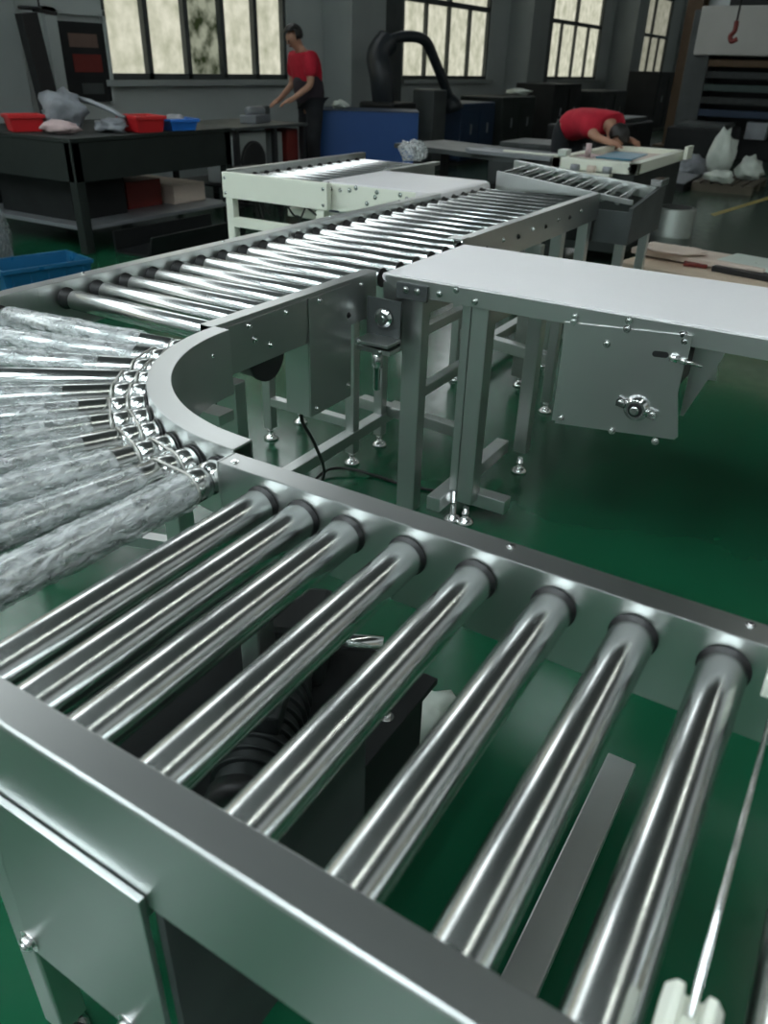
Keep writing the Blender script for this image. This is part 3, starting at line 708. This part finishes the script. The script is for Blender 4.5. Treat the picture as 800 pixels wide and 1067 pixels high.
# bins and bags on top
crate('parts_bin', (-5.98, 4.30, .82), .26, .2, .12, 1.2, M['red'], 'red parts bin at the left end of the dark workbench', 'bin', grid=False)
crate('parts_bin', (-5.10-.30, 4.98, .82), .26, .3, .12, 1.35, M['red'], 'bright red parts bin beside the blue one on the dark workbench', 'bin', grid=False)
crate('parts_bin', (-5.36, 5.32, .82), .26, .3, .09, 1.3, M['bin_blue'], 'bright blue parts bin on the dark workbench', 'bin', grid=False)
lump('plastic_bag', (-5.38, 5.32, .83), (.22, .24, .12), M['greybag'], 21, 'pale plastic bag heaped inside the bright blue bin', 'bag')
lump('plastic_bag', (-5.92, 4.62, .82), (.42, .30, .28), M['greybag'], 1, 'pale grey plastic bag heaped in the middle of the dark workbench', 'bag', amp=.5)
lump('plastic_bag', (-5.50, 4.74, .82), (.30, .20, .11), M['greybag'], 2, 'low grey plastic bag left of the bright red bin', 'bag', amp=.5)
lump('rag', (-5.62, 4.35, .82), (.34, .2, .10), M['paper'], 3, 'pinkish white rag right of the left red bin on the workbench', 'rag', amp=.4)
tag(MB().tube([(-5.95, 4.72, 1.06), (-5.7, 4.74, 1.03), (-5.52, 4.80, .965), (-5.42, 4.83, .92)], .02, 8).build('hose', M['midgrey']), 'pale grey hose lying over the bags on the dark workbench', 'hose')
# tall leaning dark post with a hoop
ps = thing('dark_post', 'tall black slanted post with a small hoop on top by the left wall', 'post', (-6.45, 4.95, 0))
MB().bar((-6.95, 5.40, .0), (-6.95, 5.22, 1.66), .10, .17).build('post', M['black'], ps, bevel=.006)
pts = [(-6.95+.05*math.cos(2*PI*i/20), 5.27+.10*math.sin(2*PI*i/20), 1.70) for i in range(20)]
MB().tube(pts, .014, 8, closed=True).build('hoop', M['black'], ps)
MB().bar((-6.95, 5.30, 1.69), (-6.95, 5.54, 1.67), .03).build('arm', M['black'], ps)
MB().bar((-6.95, 5.36, 1.68), (-6.95, 5.38, 2.3), .012).build('hanger', M['black'], ps)
# notice board
nb = thing('notice_board', 'dark framed notice board with red notices on the left wall', 'board', (-7.45, 6.2, .9))
MB().box(-7.49, -7.455, 5.93, 6.50, .93, 1.64).build('board', M['dark'], nb, bevel=.004)
MB().box(-7.454, -7.45, 6.06, 6.42, 1.20, 1.36).build('notice', M['darkred'], nb)
MB().box(-7.454, -7.45, 6.04, 6.40, 1.42, 1.54).build('notice', mat('faded_notice', (.16, .10, .08), .7), nb)
MB().box(-7.454, -7.45, 6.12, 6.40, 1.00, 1.10).build('notice', M['darkgrey'], nb)
MB().box(-7.5, -7.44, 5.80, 5.93, .9, 1.75).box(-7.5, -7.44, 6.50, 6.54, .9, 1.75).box(-7.5, -7.44, 5.80, 6.54, 1.70, 1.76).build('frame', M['wall'], nb)

# =================================================================== SECOND TABLE
t2 = thing('work_table', 'small black-topped table with a fan unit beneath it', 'table', (-6.1, 7.1, 0))
TX0, TX1, TY0, TY1 = -6.75, -5.78, 6.55, 7.75
MB().box(TX0, TX1, TY0, TY1, .73, .76).build('table_top', M['darkgrey'], t2, bevel=.004)
for x in (TX0+.04, TX1-.04):
    for y in (TY0+.04, 7.2, TY1-.04): MB().box(x-.025, x+.025, y-.025, y+.025, 0, .73).build('leg', M['black'], t2)
MB().box(TX0, TX1, TY0, TY1, .18, .2).build('shelf', M['black'], t2)
f = thing('fan_unit', 'grey box fan with round dark grille under the small table', 'fan', (-6.0, 6.9, .2))
MB().box(-6.3, -5.86, 6.64, 7.12, .2, .70).build('fan_housing', M['pillar'], f, bevel=.02)
MB().lathe((-5.86, 6.88, .43), (-5.83, 6.88, .43), [(0, .19), (.02, .19), (.03, .17)], 32).build('grille', M['black'], f)
tag(MB().box(-6.2, -5.9, 7.26, 7.44, .2, .68).build('cabinet', M['pillar'], None, bevel=.01), 'narrow pale grey cabinet right of the box fan', 'cabinet')
tag(MB().box(-6.2, -5.88, 7.50, 7.70, .2, .70).build('cabinet', M['darkred'], None, bevel=.01), 'narrow dark red cabinet beside the standing worker', 'cabinet')
v = thing('bench_vice', 'pale machine tool on the small table by the standing worker', 'tool', (-6.2, 7.4, .76))
MB().cbox((-6.15, 7.30, .80), (.2, .34, .08), rz=.2).build('tool_base', M['midgrey'], v, bevel=.01)
MB().lathe((-6.15, 7.15, .87), (-6.15, 7.5, .87), [(0, .03), (.05, .05), (.25, .05), (.35, .03)], 18).build('spindle', M['midgrey'], v)
MB().box(-6.2, -6.1, 7.42, 7.5, .80, .92).build('handle_block', M['darkgrey'], v, bevel=.01)
# stool
st = thing('stool', 'dark square steel stool standing between the workbench and the small table', 'stool', (-5.35, 6.35, 0))
MB().box(-5.55, -5.15, 6.15, 6.5, .42, .45).build('seat', M['black'], st, bevel=.006)
for x in (-5.52, -5.18):
    for y in (6.18, 6.47): MB().bar((x, y, 0), (x, y, .42), .03).build('leg', M['black'], st)
for y in (6.18, 6.47): MB().bar((-5.52, y, .12), (-5.18, y, .12), .02).build('stretcher', M['black'], st)

# =================================================================== PEOPLE
def skin_mesh(name, verts, edges, radii, m, parent=None, root=0, sub=2):
    me = bpy.data.meshes.new(name); me.from_pydata([Vector(v) for v in verts], edges, [])
    o = bpy.data.objects.new(name, me); COL.objects.link(o); me.materials.append(m)
    md = o.modifiers.new('skin', 'SKIN'); md.use_smooth_shade = True
    sv = me.skin_vertices[0].data
    for i, r in enumerate(radii):
        sv[i].radius = r if isinstance(r, tuple) else (r, r); sv[i].use_root = (i == root)
    s = o.modifiers.new('sub', 'SUBSURF'); s.levels = sub; s.render_levels = sub
    o['_w'] = (0, 0, 0)
    if parent: o.parent = parent; o.location = -Vector(parent['_w'])
    return o
def frame(root, face):
    """maps body coordinates (forward, left, up) to the world"""
    f = Vector((math.cos(face), math.sin(face), 0)); l = Vector((-f.y, f.x, 0))
    return lambda a, b, c: Vector(root)+f*a+l*b+Vector((0, 0, c))
def person(loc, face, label, J, shirt_m, vest=False):
    T = frame(loc, face); root = thing('person', label, 'person', loc)
    V = []; E = []; R = []
    def add(p, r, par=None):
        V.append(T(*p)); R.append(r)
        if par is not None: E.append((par, len(V)-1))
        return len(V)-1
    pel = add(J['pelvis'], (.13, .11)); wst = add(J['waist'], (.125, .105), pel); ch = add(J['chest'], (.15, .115), wst)
    nb_ = add(J['neckb'], (.085, .075), ch); nk = add(J['neck'], .052, nb_)
    hd = Vector(J['head']); nkv = Vector(J['neck']); up = (hd-nkv).normalized()
    h1 = add(tuple(hd-up*.05), (.062, .07), nk); h2 = add(tuple(hd+up*.03), (.082, .098), h1); h3 = add(tuple(hd+up*.10), (.05, .06), h2)
    hands = []
    for s in ('l', 'r'):
        sh = add(J['sh'+s], .062, ch); el = add(J['el'+s], .042, sh); wr = add(J['wr'+s], .028, el); hn = add(J['ha'+s], (.036, .018), wr)
        hands.append((wr, hn, 1 if s == 'l' else -1))
        hp = add(J['hip'+s], .092, pel); kn = add(J['kn'+s], .062, hp); an = add(J['an'+s], .042, kn); add(J['to'+s], (.045, .035), an)
    # five fingers on each hand
    for wr, hn, sg in hands:
        d = (V[hn]-V[wr]).normalized(); side = d.cross(Vector((0, 0, 1)))
        if side.length < .2: side = T(1, 0, 0)-T(0, 0, 0)
        side.normalize(); palm = d.cross(side)
        for q, ln in ((-.028, .055), (-.01, .07), (.009, .066), (.026, .05)):
            a = V[hn]+side*q+d*.015; b = a+d*ln*.55+palm*.006; c = b+d*ln*.4+palm*.02
            i0 = len(V); V.extend([a, b, c]); R.extend([.009, .008, .0065]); E.extend([(hn, i0), (i0, i0+1), (i0+1, i0+2)])
        a = V[hn]-side*.03-d*.02; b = a-side*.025+d*.03
        i0 = len(V); V.extend([a, b]); R.extend([.011, .008]); E.extend([(hn, i0), (i0, i0+1)])
    skin_mesh('body', V, E, R, M['skin'], root)
    # shirt
    P = [T(*(Vector(J['pelvis'])*1.35-Vector(J['waist'])*.35))]+[T(*J[k]) for k in ('waist', 'chest', 'neckb', 'shl', 'shr')]
    ml = T(*((Vector(J['shl'])*.25+Vector(J['ell'])*.75))); mr_ = T(*((Vector(J['shr'])*.25+Vector(J['elr'])*.75)))
    P += [ml, mr_]
    skin_mesh('shirt', P, [(0, 1), (1, 2), (2, 3), (2, 4), (2, 5), (4, 6), (5, 7)], [(.18, .16), (.17, .15), (.20, .16), (.10, .10), .10, .10, .072, .072], shirt_m, root)
    if vest:
        skin_mesh('vest', [T(*(Vector(J['pelvis'])-Vector((0, 0, .05)))), T(*J['waist']), T(*(Vector(J['chest'])-Vector((0, 0, .02))))], [(0, 1), (1, 2)], [(.21, .19), (.20, .18), (.21, .175)], M['vest'], root)
    # trousers
    pv = Vector(J['pelvis']); P = [T(*(pv+(Vector(J['waist'])-pv)*.9))]+[T(*J[k]) for k in ('hipl', 'knl', 'anl', 'hipr', 'knr', 'anr')]
    skin_mesh('trousers', P, [(0, 1), (1, 2), (2, 3), (0, 4), (4, 5), (5, 6)], [(.15, .135), .108, .08, .062, .108, .08, .062], M['trousers'], root)
    for s in ('l', 'r'):
        skin_mesh('shoe', [T(*(Vector(J['an'+s])-Vector((.03, 0, .02)))), T(*(Vector(J['to'+s])))], [(0, 1)], [(.05, .045), (.05, .04)], M['black'], root)
    # hair and face
    back = -Vector(J['fwd'])
    bm = bmesh.new(); bmesh.ops.create_icosphere(bm, subdivisions=4, radius=1)
    fwn = Vector(J['fwd']).normalized(); sdn = up.cross(fwn).normalized(); upn = fwn.cross(sdn)
    dl = [v for v in bm.verts if (v.co.x > .25 and v.co.z < .45) or v.co.z < -.55]
    bmesh.ops.delete(bm, geom=dl, context='VERTS')
    for v in bm.verts:
        k = 1+.05*noise.noise(v.co*6)
        v.co = T(*(hd+upn*(.045+v.co.z*.098*k)+fwn*(-.005+v.co.x*.104*k)+sdn*(v.co.y*.088*k)))
    mb = MB(); mb.bm.free(); mb.bm = bm; ho = mb.build('hair', M['hair'], root, smooth=True)
    sm = ho.modifiers.new('solid', 'SOLIDIFY'); sm.thickness = .012; sm.offset = -1
    fw = Vector(J['fwd']); sd = up.cross(fw).normalized()
    skin_mesh('nose', [T(*(hd+fw*.085+up*.0)), T(*(hd+fw*.10-up*.025))], [(0, 1)], [.010, .014], M['skin'], root)
    for s in (-1, 1):
        MB().lathe(T(*(hd+fw*.083+up*.012+sd*.03*s)), T(*(hd+fw*.093+up*.012+sd*.03*s)), [(0, .011), (.006, .010), (.01, .004)], 12).build('eye', M['black'], root)
        skin_mesh('ear', [T(*(hd+sd*.08*s+up*.01)), T(*(hd+sd*.088*s-up*.02))], [(0, 1)], [(.012, .02), (.01, .012)], M['skin'], root)
    MB().cyl(T(*(hd+fw*.086-up*.05-sd*.02)), T(*(hd+fw*.086-up*.05+sd*.02)), .006, 8).build('mouth', M['darkred'], root)
    return root
stand = dict(pelvis=(0, 0, .93), waist=(.02, 0, 1.08), chest=(.06, 0, 1.30), neckb=(.10, 0, 1.43), neck=(.135, 0, 1.48), head=(.20, 0, 1.56), fwd=(.94, 0, -.34),
    shl=(.10, .17, 1.38), ell=(.13, .22, 1.12), wrl=(.34, .17, .98), hal=(.42, .15, .95), shr=(.10, -.17, 1.38), elr=(.10, -.23, 1.12), wrr=(.30, -.20, .96), har=(.38, -.18, .93),
    hipl=(0, .09, .88), knl=(.03, .10, .48), anl=(0, .11, .09), tol=(.16, .12, .04), hipr=(0, -.09, .88), knr=(.03, -.10, .48), anr=(-.02, -.11, .09), tor=(.14, -.12, .04))
person((-6.08, 8.22, 0), math.radians(-112), 'person standing in a red shirt and dark vest, looking down at the small table', stand, M['shirt'], True)
bent = dict(pelvis=(0, 0, .86), waist=(.15, 0, .93), chest=(.38, 0, .97), neckb=(.50, 0, .93), neck=(.54, 0, .89), head=(.60, 0, .82), fwd=(.42, 0, -.9),
    shl=(.42, .18, .93), ell=(.48, .23, .80), wrl=(.62, .18, .80), hal=(.69, .16, .79), shr=(.44, -.18, .90), elr=(.56, -.22, .83), wrr=(.66, -.16, .80), har=(.73, -.14, .79),
    hipl=(0, .09, .82), knl=(.04, .10, .45), anl=(-.02, .11, .09), tol=(.14, .12, .04), hipr=(0, -.09, .82), knr=(.04, -.10, .45), anr=(-.05, -.11, .09), tor=(.11, -.12, .04))
person((-2.83, 7.95, 0), math.radians(-25), 'person in a red shirt bending low over the cream frame table', bent, M['shirt'])

# =================================================================== BLUE BOX AND BACKGROUND MACHINES
bb = thing('blue_cabinet', 'large plain blue steel box in the middle of the background', 'cabinet', (-5.6, 8.9, 0))
A = Vector((-6.15, 8.38, 0)); B = Vector((-5.09, 9.04, 0)); dd = (B-A).normalized(); nn = Vector((-dd.y, dd.x, 0))
mid = (A+B)/2+nn*.35; ang = math.atan2(dd.y, dd.x)
MB().cbox(mid+Vector((0, 0, .455)), ((B-A).length, .70, .79), rz=ang).build('cabinet_body', M['blue_panel'], bb, bevel=.008)
MB().cbox(mid+Vector((0, 0, .03)), ((B-A).length-.1, .6, .06), rz=ang).build('plinth', M['black'], bb)
MB().cbox(mid+Vector((0, 0, .855)), ((B-A).length+.01, .71, .012), rz=ang).build('lid', M['navy'], bb, bevel=.003)
lump('plastic_bag', (-6.03, 8.75, .865), (.2, .2, .10), M['bag'], 5, 'small white bundle on the left end of the blue box', 'bag')
# fume extraction arm: dark body with bent duct
fa = thing('extraction_arm', 'black machine with a bent duct arm rising behind the blue box', 'machine', (-6.0, 10.3, 0))
MB().box(-6.55, -6.0, 9.95, 10.6, 0, .9).build('base_cabinet', M['dark'], fa, bevel=.03)
MB().tube(spline([(-6.3, 10.2, .9), (-6.32, 10.15, 1.2), (-6.4, 10.2, 1.45), (-6.35, 10.35, 1.62)]), [.16]*31, 14).build('column', M['duct'], fa)
MB().tube(spline([(-6.38, 10.3, 1.60), (-6.25, 10.65, 1.68), (-6.12, 10.95, 1.64), (-6.05, 11.15, 1.40), (-5.95, 11.45, .95)]), .07, 14).build('duct_arm', M['duct'], fa)
MB().lathe((-5.95, 11.45, .98), (-5.92, 11.52, .78), [(0, .07), (.1, .13), (.2, .17)], 20).build('hood', M['duct'], fa)
MB().box(-6.2, -5.85, 10.8, 11.2, 0, 1.05).build('filter_box', M['darkgrey'], fa, bevel=.02)
# row of dark cabinets along the wall
for i, (x, y, w_, h_, m_, lb) in enumerate([(-6.3, 12.4, 1.2, .86, 'navy', 'dark blue steel cabinet low by the second window, nearer one'), (-6.3, 14.0, 1.4, .92, 'dark_green', 'dark green steel cabinet under the second window'),
        (-6.4, 16.6, 1.5, 1.1, 'dark', 'black machine cabinet right of the second window'), (-6.4, 19.6, 2.0, .95, 'dark_green', 'dark cabinet standing under the third window'), (-6.2, 23.4, 1.8, 1.35, 'dark', 'tall black machine between the third and fourth windows')]):
    c_ = thing('machine_cabinet', lb, 'cabinet', (x, y, 0))
    MB().box(x-.4, x+.4, y-w_/2, y+w_/2, .06, h_).build('cabinet_body', M[m_], c_, bevel=.02)
    MB().box(x-.36, x+.36, y-w_/2+.04, y+w_/2-.04, 0, .06).build('plinth', M['black'], c_)
    for s_ in (-.25, .25):
        dr = MB().box(x+.4, x+.415, y+s_*w_-w_*.22, y+s_*w_+w_*.22, .12, h_-.08).build('door', M[m_], c_, bevel=.004)
        h = MB().box(x+.415, x+.43, y+s_*w_-.01*w_, y+s_*w_+.02*w_, h_*.5, h_*.5+.14).build('handle', M['midgrey']); h.parent = dr
lump('plastic_bag', (-6.2, 14.6, .92), (.4, .5, .12), M['bag'], 6, 'pale bag lying on the dark green cabinet below the second window', 'bag')
# low flat plates on dark trestle, left of cream table
tr = thing('trestle_table', 'dark low trestle table carrying long steel sections', 'table', (-2.9, 6.9, 0))
MB().prism([(-4.05, 6.75), (-2.62, 6.33), (-2.40, 7.0), (-3.9, 7.45)], 'z', .68, .72).build('table_top', M['darkgrey'], tr, bevel=.004)
for x, y in ((-3.85, 6.85), (-2.65, 6.5), (-2.5, 6.95), (-3.8, 7.3)): MB().box(x-.03, x+.03, y-.03, y+.03, 0, .68).build('leg', M['dark'], tr)
for i, (x0, y0, x1, y1, z, w_) in enumerate([(-3.13, 6.45, -2.35, 6.33, .735, .06), (-3.2, 6.55, -2.32, 6.45, .735, .06), (-3.1, 6.66, -2.33, 6.56, .735, .05)]):
    tag(MB().bar((x0, y0, z), (x1, y1, z), w_, .03).build('steel_section', M['midgrey'], None, bevel=.002), ['front long steel section lying on the dark trestle table', 'middle long steel section lying on the dark trestle table', 'rear long steel section lying on the dark trestle table'][i], 'metal bar', 'steel sections on the trestle table')
tag(MB().bar((-2.8, 6.42, .762), (-2.22, 6.36, .762), .045, .012).build('steel_strip', M['cream'], None), 'short pale strip lying across the steel sections', 'metal strip')

# =================================================================== CREAM FRAME TABLE
ct = thing('frame_table', 'cream steel frame table with a dark green cabinet base where the worker bends', 'table', (-2.0, 6.9, 0))
QX0, QX1, QY0, QY1 = -2.33, -1.66, 6.28, 7.75
mb = MB()
mb.box(QX0, QX1, QY0, QY0+.07, .68, .76).box(QX0, QX1, QY1-.07, QY1, .68, .76).box(QX0, QX0+.07, QY0, QY1, .68, .76).box(QX1-.07, QX1, QY0, QY1, .68, .76)
mb.build('top_frame', M['cream'], ct, bevel=.004)
MB().box(QX0+.07, QX1-.07, QY0+.07, QY1-.07, .70, .72).build('table_bed', M['wood2'], ct)
MB().box(QX0+.02, QX1-.02, QY0+.02, QY1-.02, .10, .68).build('cabinet_base', M['dark_green'], ct, bevel=.01)
for x in (QX0+.05, QX1-.05):
    for y in (QY0+.06, QY1-.06): MB().box(x-.03, x+.03, y-.03, y+.03, 0, .10).build('leg', M['black'], ct)
MB().box(-2.17, -1.84, QY0-.10, QY0, .655, .675).build('front_bracket', M['cream'], ct, bevel=.003)
for x in (-2.13, -2.0, -1.88):
    MB().cyl((x-.03, QY0-.03, .70), (x+.03, QY0-.03, .70), .025, 14).build('hinge', M['wood2'] if x == -2.0 else M['midgrey'], ct)
MB().lathe((-1.72, QY0, .72), (-1.72, QY0-.012, .72), [(0, .014), (.012, .012)], 14).build('knob', M['black'], ct)
MB().box(-1.63, -1.60, QY1-.2, QY1, .70, .80).build('end_bracket', M['cream'], ct)
tag(MB().prism([(-2.02, 6.37), (-1.75, 6.37), (-1.78, 6.95), (-2.05, 6.95)], 'z', .765, .775).build('plastic_sheet', M['sheet_blue']), 'turquoise blue sheet lying on the cream frame table', 'sheet')
tag(MB().box(-2.31, -2.24, 6.32, 6.44, .76, .81).build('white_block', M['bag'], None, bevel=.008), 'small white block on the left corner of the cream frame table', 'block')
tag(MB().prism([(-2.2, 6.45), (-2.05, 6.40), (-2.06, 6.62), (-2.18, 6.7)], 'z', .762, .767).build('paper', M['paper']), 'pinkish paper on the cream table beside the turquoise sheet', 'paper')
tag(MB().cyl((-2.10, 6.42, .768), (-2.10, 6.42, .86), .022, 14).build('bottle', M['paper']), 'small pink bottle standing on the cream frame table', 'bottle')

# =================================================================== BOARDS, PALLET, RIGHT FLOOR
bd = []
Wd = [(-1.62, 5.05, .0, 2.6, .60, .055), (-1.60, 5.06, .055, 2.6, .56, .05), (-1.62, 5.10, .105, 2.5, .50, .05), (-1.60, 5.12, .155, 1.6, .30, .03)]
bl = ['bottom board of the pale board pile on the floor', 'second board from the bottom of the pale pile', 'third board from the bottom of the pale pile', 'short thin board on top of the pale pile']
for i, (x, y, z, L, W, h) in enumerate([(-1.38, 5.08, 0, 2.2, .66, .12), (-1.34, 5.06, .12, 2.2, .66, .10), (-1.37, 5.07, .22, 2.2, .62, .09), (-1.36, 5.32, .31, .85, .30, .05)]):
    c_, s_ = math.cos(-.2), math.sin(-.2)
    o = MB().cbox((x+c_*L/2-s_*W/2, y+s_*L/2+c_*W/2, z+h/2), (L, W, h-.012), rz=-.2).build('wooden_board', M['wood'] if i % 2 == 0 else M['wood2'], None, bevel=.008)
    tag(o, bl[i], 'board', 'pale boards piled on the floor')
tag(MB().cbox((-.52, 5.35, .333), (.55, .30, .045), rz=-.25).build('foam_slab', M['bag'], None, bevel=.006), 'white slab lying on the right end of the pale board pile', 'slab')
tag(MB().cbox((-.56, 5.14, .322), (.5, .10, .03), rz=-.25).build('steel_angle', M['black'], None, bevel=.002), 'black bar along the front of the white slab', 'metal bar')
tag(MB().cbox((-.93, 5.25, .318), (.14, .12, .022), rz=.2).build('red_tool', M['darkred'], None, bevel=.004), 'small red tool on the pale board pile beside the white slab', 'tool')
lump('cloth', (-1.1, 5.32, .355), (.40, .22, .04), M['wood2'], 9, 'creased pale paper on top of the board pile', 'paper', amp=.3)
cn = thing('steel_bin', 'round dull metal bin standing behind the pale board pile', 'bin', (-1.78, 7.05, 0))
MB().lathe((-1.44, 6.80, 0), (-1.44, 6.80, .42), [(0, .15), (.01, .155), (.2, .155), (.21, .16), (.22, .155), (.41, .155), (.42, .15)], 30).build('bin_body', M['tin'], cn)
MB().lathe((-1.44, 6.80, .42), (-1.44, 6.80, .425), [(0, .12), (.004, .12)], 30).build('lid', M['black'], cn)
# sheets with pallet and bags
tag(MB().prism([(-2.85, 11.3), (-2.34, 11.2), (-2.40, 12.3), (-2.95, 12.4)], 'z', .0, .10).build('panel_stack', M['dark']), 'dark stack of panels on the floor left of the white bags', 'panel')
tag(MB().prism([(-2.85, 11.35), (-2.33, 11.22), (-2.38, 12.3), (-2.9, 12.4)], 'z', .10, .12).build('panel', M['midgrey']), 'pale grey panel on top of the dark panel stack', 'panel')
pl = thing('pallet', 'weathered wooden pallet carrying white bags on the floor at right', 'pallet', (-1.9, 12.1, 0))
for y in (11.55, 12.1, 12.65): MB().box(-2.3, -1.55, y-.05, y+.05, 0, .09).build('bearer', M['pallet'], pl)
for i in range(6): MB().box(-2.3+i*.13, -2.21+i*.13, 11.5, 12.7, .09, .11).build('deck_board', M['pallet'], pl)
lump('white_bag', (-2.12, 12.12, .11), (.34, .42, .62), M['bag'], 11, 'tall crumpled white bag standing on the pallet', 'bag', amp=.45)
lump('white_bag', (-1.75, 12.3, .11), (.32, .45, .30), M['bag'], 12, 'lower white bag on the right half of the pallet', 'bag', amp=.45)
lump('white_bag', (-2.0, 11.62, .11), (.35, .32, .16), M['bag'], 17, 'flattened white bag on the front edge of the pallet', 'bag', amp=.5)
lump('grey_bag', (-2.65, 12.95, .0), (.5, .6, .34), M['greybag'], 13, 'dark grey bundle behind the panel stack, left of the pallet', 'bag', amp=.4)
tag(MB().cyl((-1.80, 8.4, 0), (-1.80, 8.4, .006), .09, 24).build('drain_cover', M['dark']), 'small round black drain cover in the floor', 'drain cover')

# =================================================================== PRESS
pr = thing('press_machine', 'large press with an off-white hood at the far right', 'machine', (-2.2, 17.5, 0))
MB().box(-3.72, 1.5, 16.4, 18.2, 1.62, 2.35).build('hood', M['press_white'], pr, bevel=.02)
MB().box(-3.85, -3.45, 16.5, 18.2, 0, 2.3).build('side_column', M['darkgrey'], pr, bevel=.02)
MB().box(1.1, 1.6, 16.5, 18.2, 0, 2.3).build('side_column', M['darkgrey'], pr, bevel=.02)
MB().box(-3.45, 1.1, 16.6, 18.0, 0, .45).build('bed', M['dark'], pr, bevel=.02)
for z, m_ in ((1.50, 'brown'), (1.32, 'motor'), (1.12, 'teal'), (.92, 'motor'), (.72, 'navy')): MB().box(-3.45, 1.1, 16.5, 16.62, z-.05, z+.06).build('beam', M[m_], pr, bevel=.008)
MB().box(-3.45, 1.1, 17.2, 17.3, .45, 1.62).build('back_plate', M['dark'], pr)
MB().box(-2.55, -2.2, 16.3, 16.5, .35, .62).build('control_panel', M['midgrey'], pr, bevel=.01)
MB().box(-3.4, 1.4, 17.0, 17.6, 2.35, 2.75).build('top_tank', M['dark'], pr, bevel=.02)
hk = thing('crane_hook', 'red crane hook hanging in front of the off-white press hood', 'hook', (-2.2, 12.0, 1.6))
MB().cyl((-2.27, 12, 1.88), (-2.27, 12, 6.5), .012, 8).build('rope', M['black'], hk)
MB().tube(spline([(-2.27, 12, 1.92), (-2.27, 12, 1.82), (-2.31, 12, 1.76), (-2.28, 12, 1.70), (-2.22, 12, 1.73)]), .028, 10).build('hook', M['darkred'], hk)
# dark column group by the 4th window
cl = thing('steel_column', 'rusty brown steel column beside the fourth window', 'column', (-4.3, 18.5, 0))
MB().box(-4.45, -4.15, 18.35, 18.45, 0, 6.45).box(-4.45, -4.15, 18.75, 18.85, 0, 6.45).box(-4.33, -4.27, 18.45, 18.75, 0, 6.45).build('column', M['brown'], cl)
MB().box(-4.6, -4.0, 18.2, 19.0, 0, .03).build('base_plate', M['brown'], cl)
# low dark conveyor / boxes in the far middle
for (x0, x1, y0, y1, h_, m_, lb) in ((-4.6, -3.7, 12.0, 14.5, .65, 'dark', 'long low black machine bed behind the cream frame table'), (-3.6, -2.6, 15.0, 16.2, .55, 'dark', 'low black crate in front of the press'),
        (-4.4, -3.4, 9.6, 10.6, .5, 'darkgrey', 'low grey covered machine behind the bending worker')):
    c_ = thing('low_machine', lb, 'machine', ((x0+x1)/2, (y0+y1)/2, 0))
    MB().box(x0, x1, y0, y1, .08, h_).build('machine_bed', M[m_], c_, bevel=.03)
    MB().box(x0+.1, x1-.1, y0+.1, y1-.1, h_, h_+.06).build('top_plate', M['darkgrey'], c_, bevel=.01)
    for x in (x0+.08, x1-.08):
        for y in (y0+.08, y1-.08): MB().box(x-.04, x+.04, y-.04, y+.04, 0, .08).build('leg', M['black'], c_)

# crumpled film on the floor below the near conveyor
lump('crumpled_film', (-.62, 1.17, 0), (.22, .16, .12), M['bag'], 15, 'crumpled white plastic on the floor beneath the nearest conveyor', 'plastic', amp=.55, fr=2.5)
lump('plastic_bag', (-2.76, 4.85, .80), (.20, .14, .14), M['film_thin'], 16, 'clear crumpled plastic on the far end of the short roller conveyor', 'bag', amp=.4)

for o in bpy.data.objects:
    if '_w' in o: del o['_w']
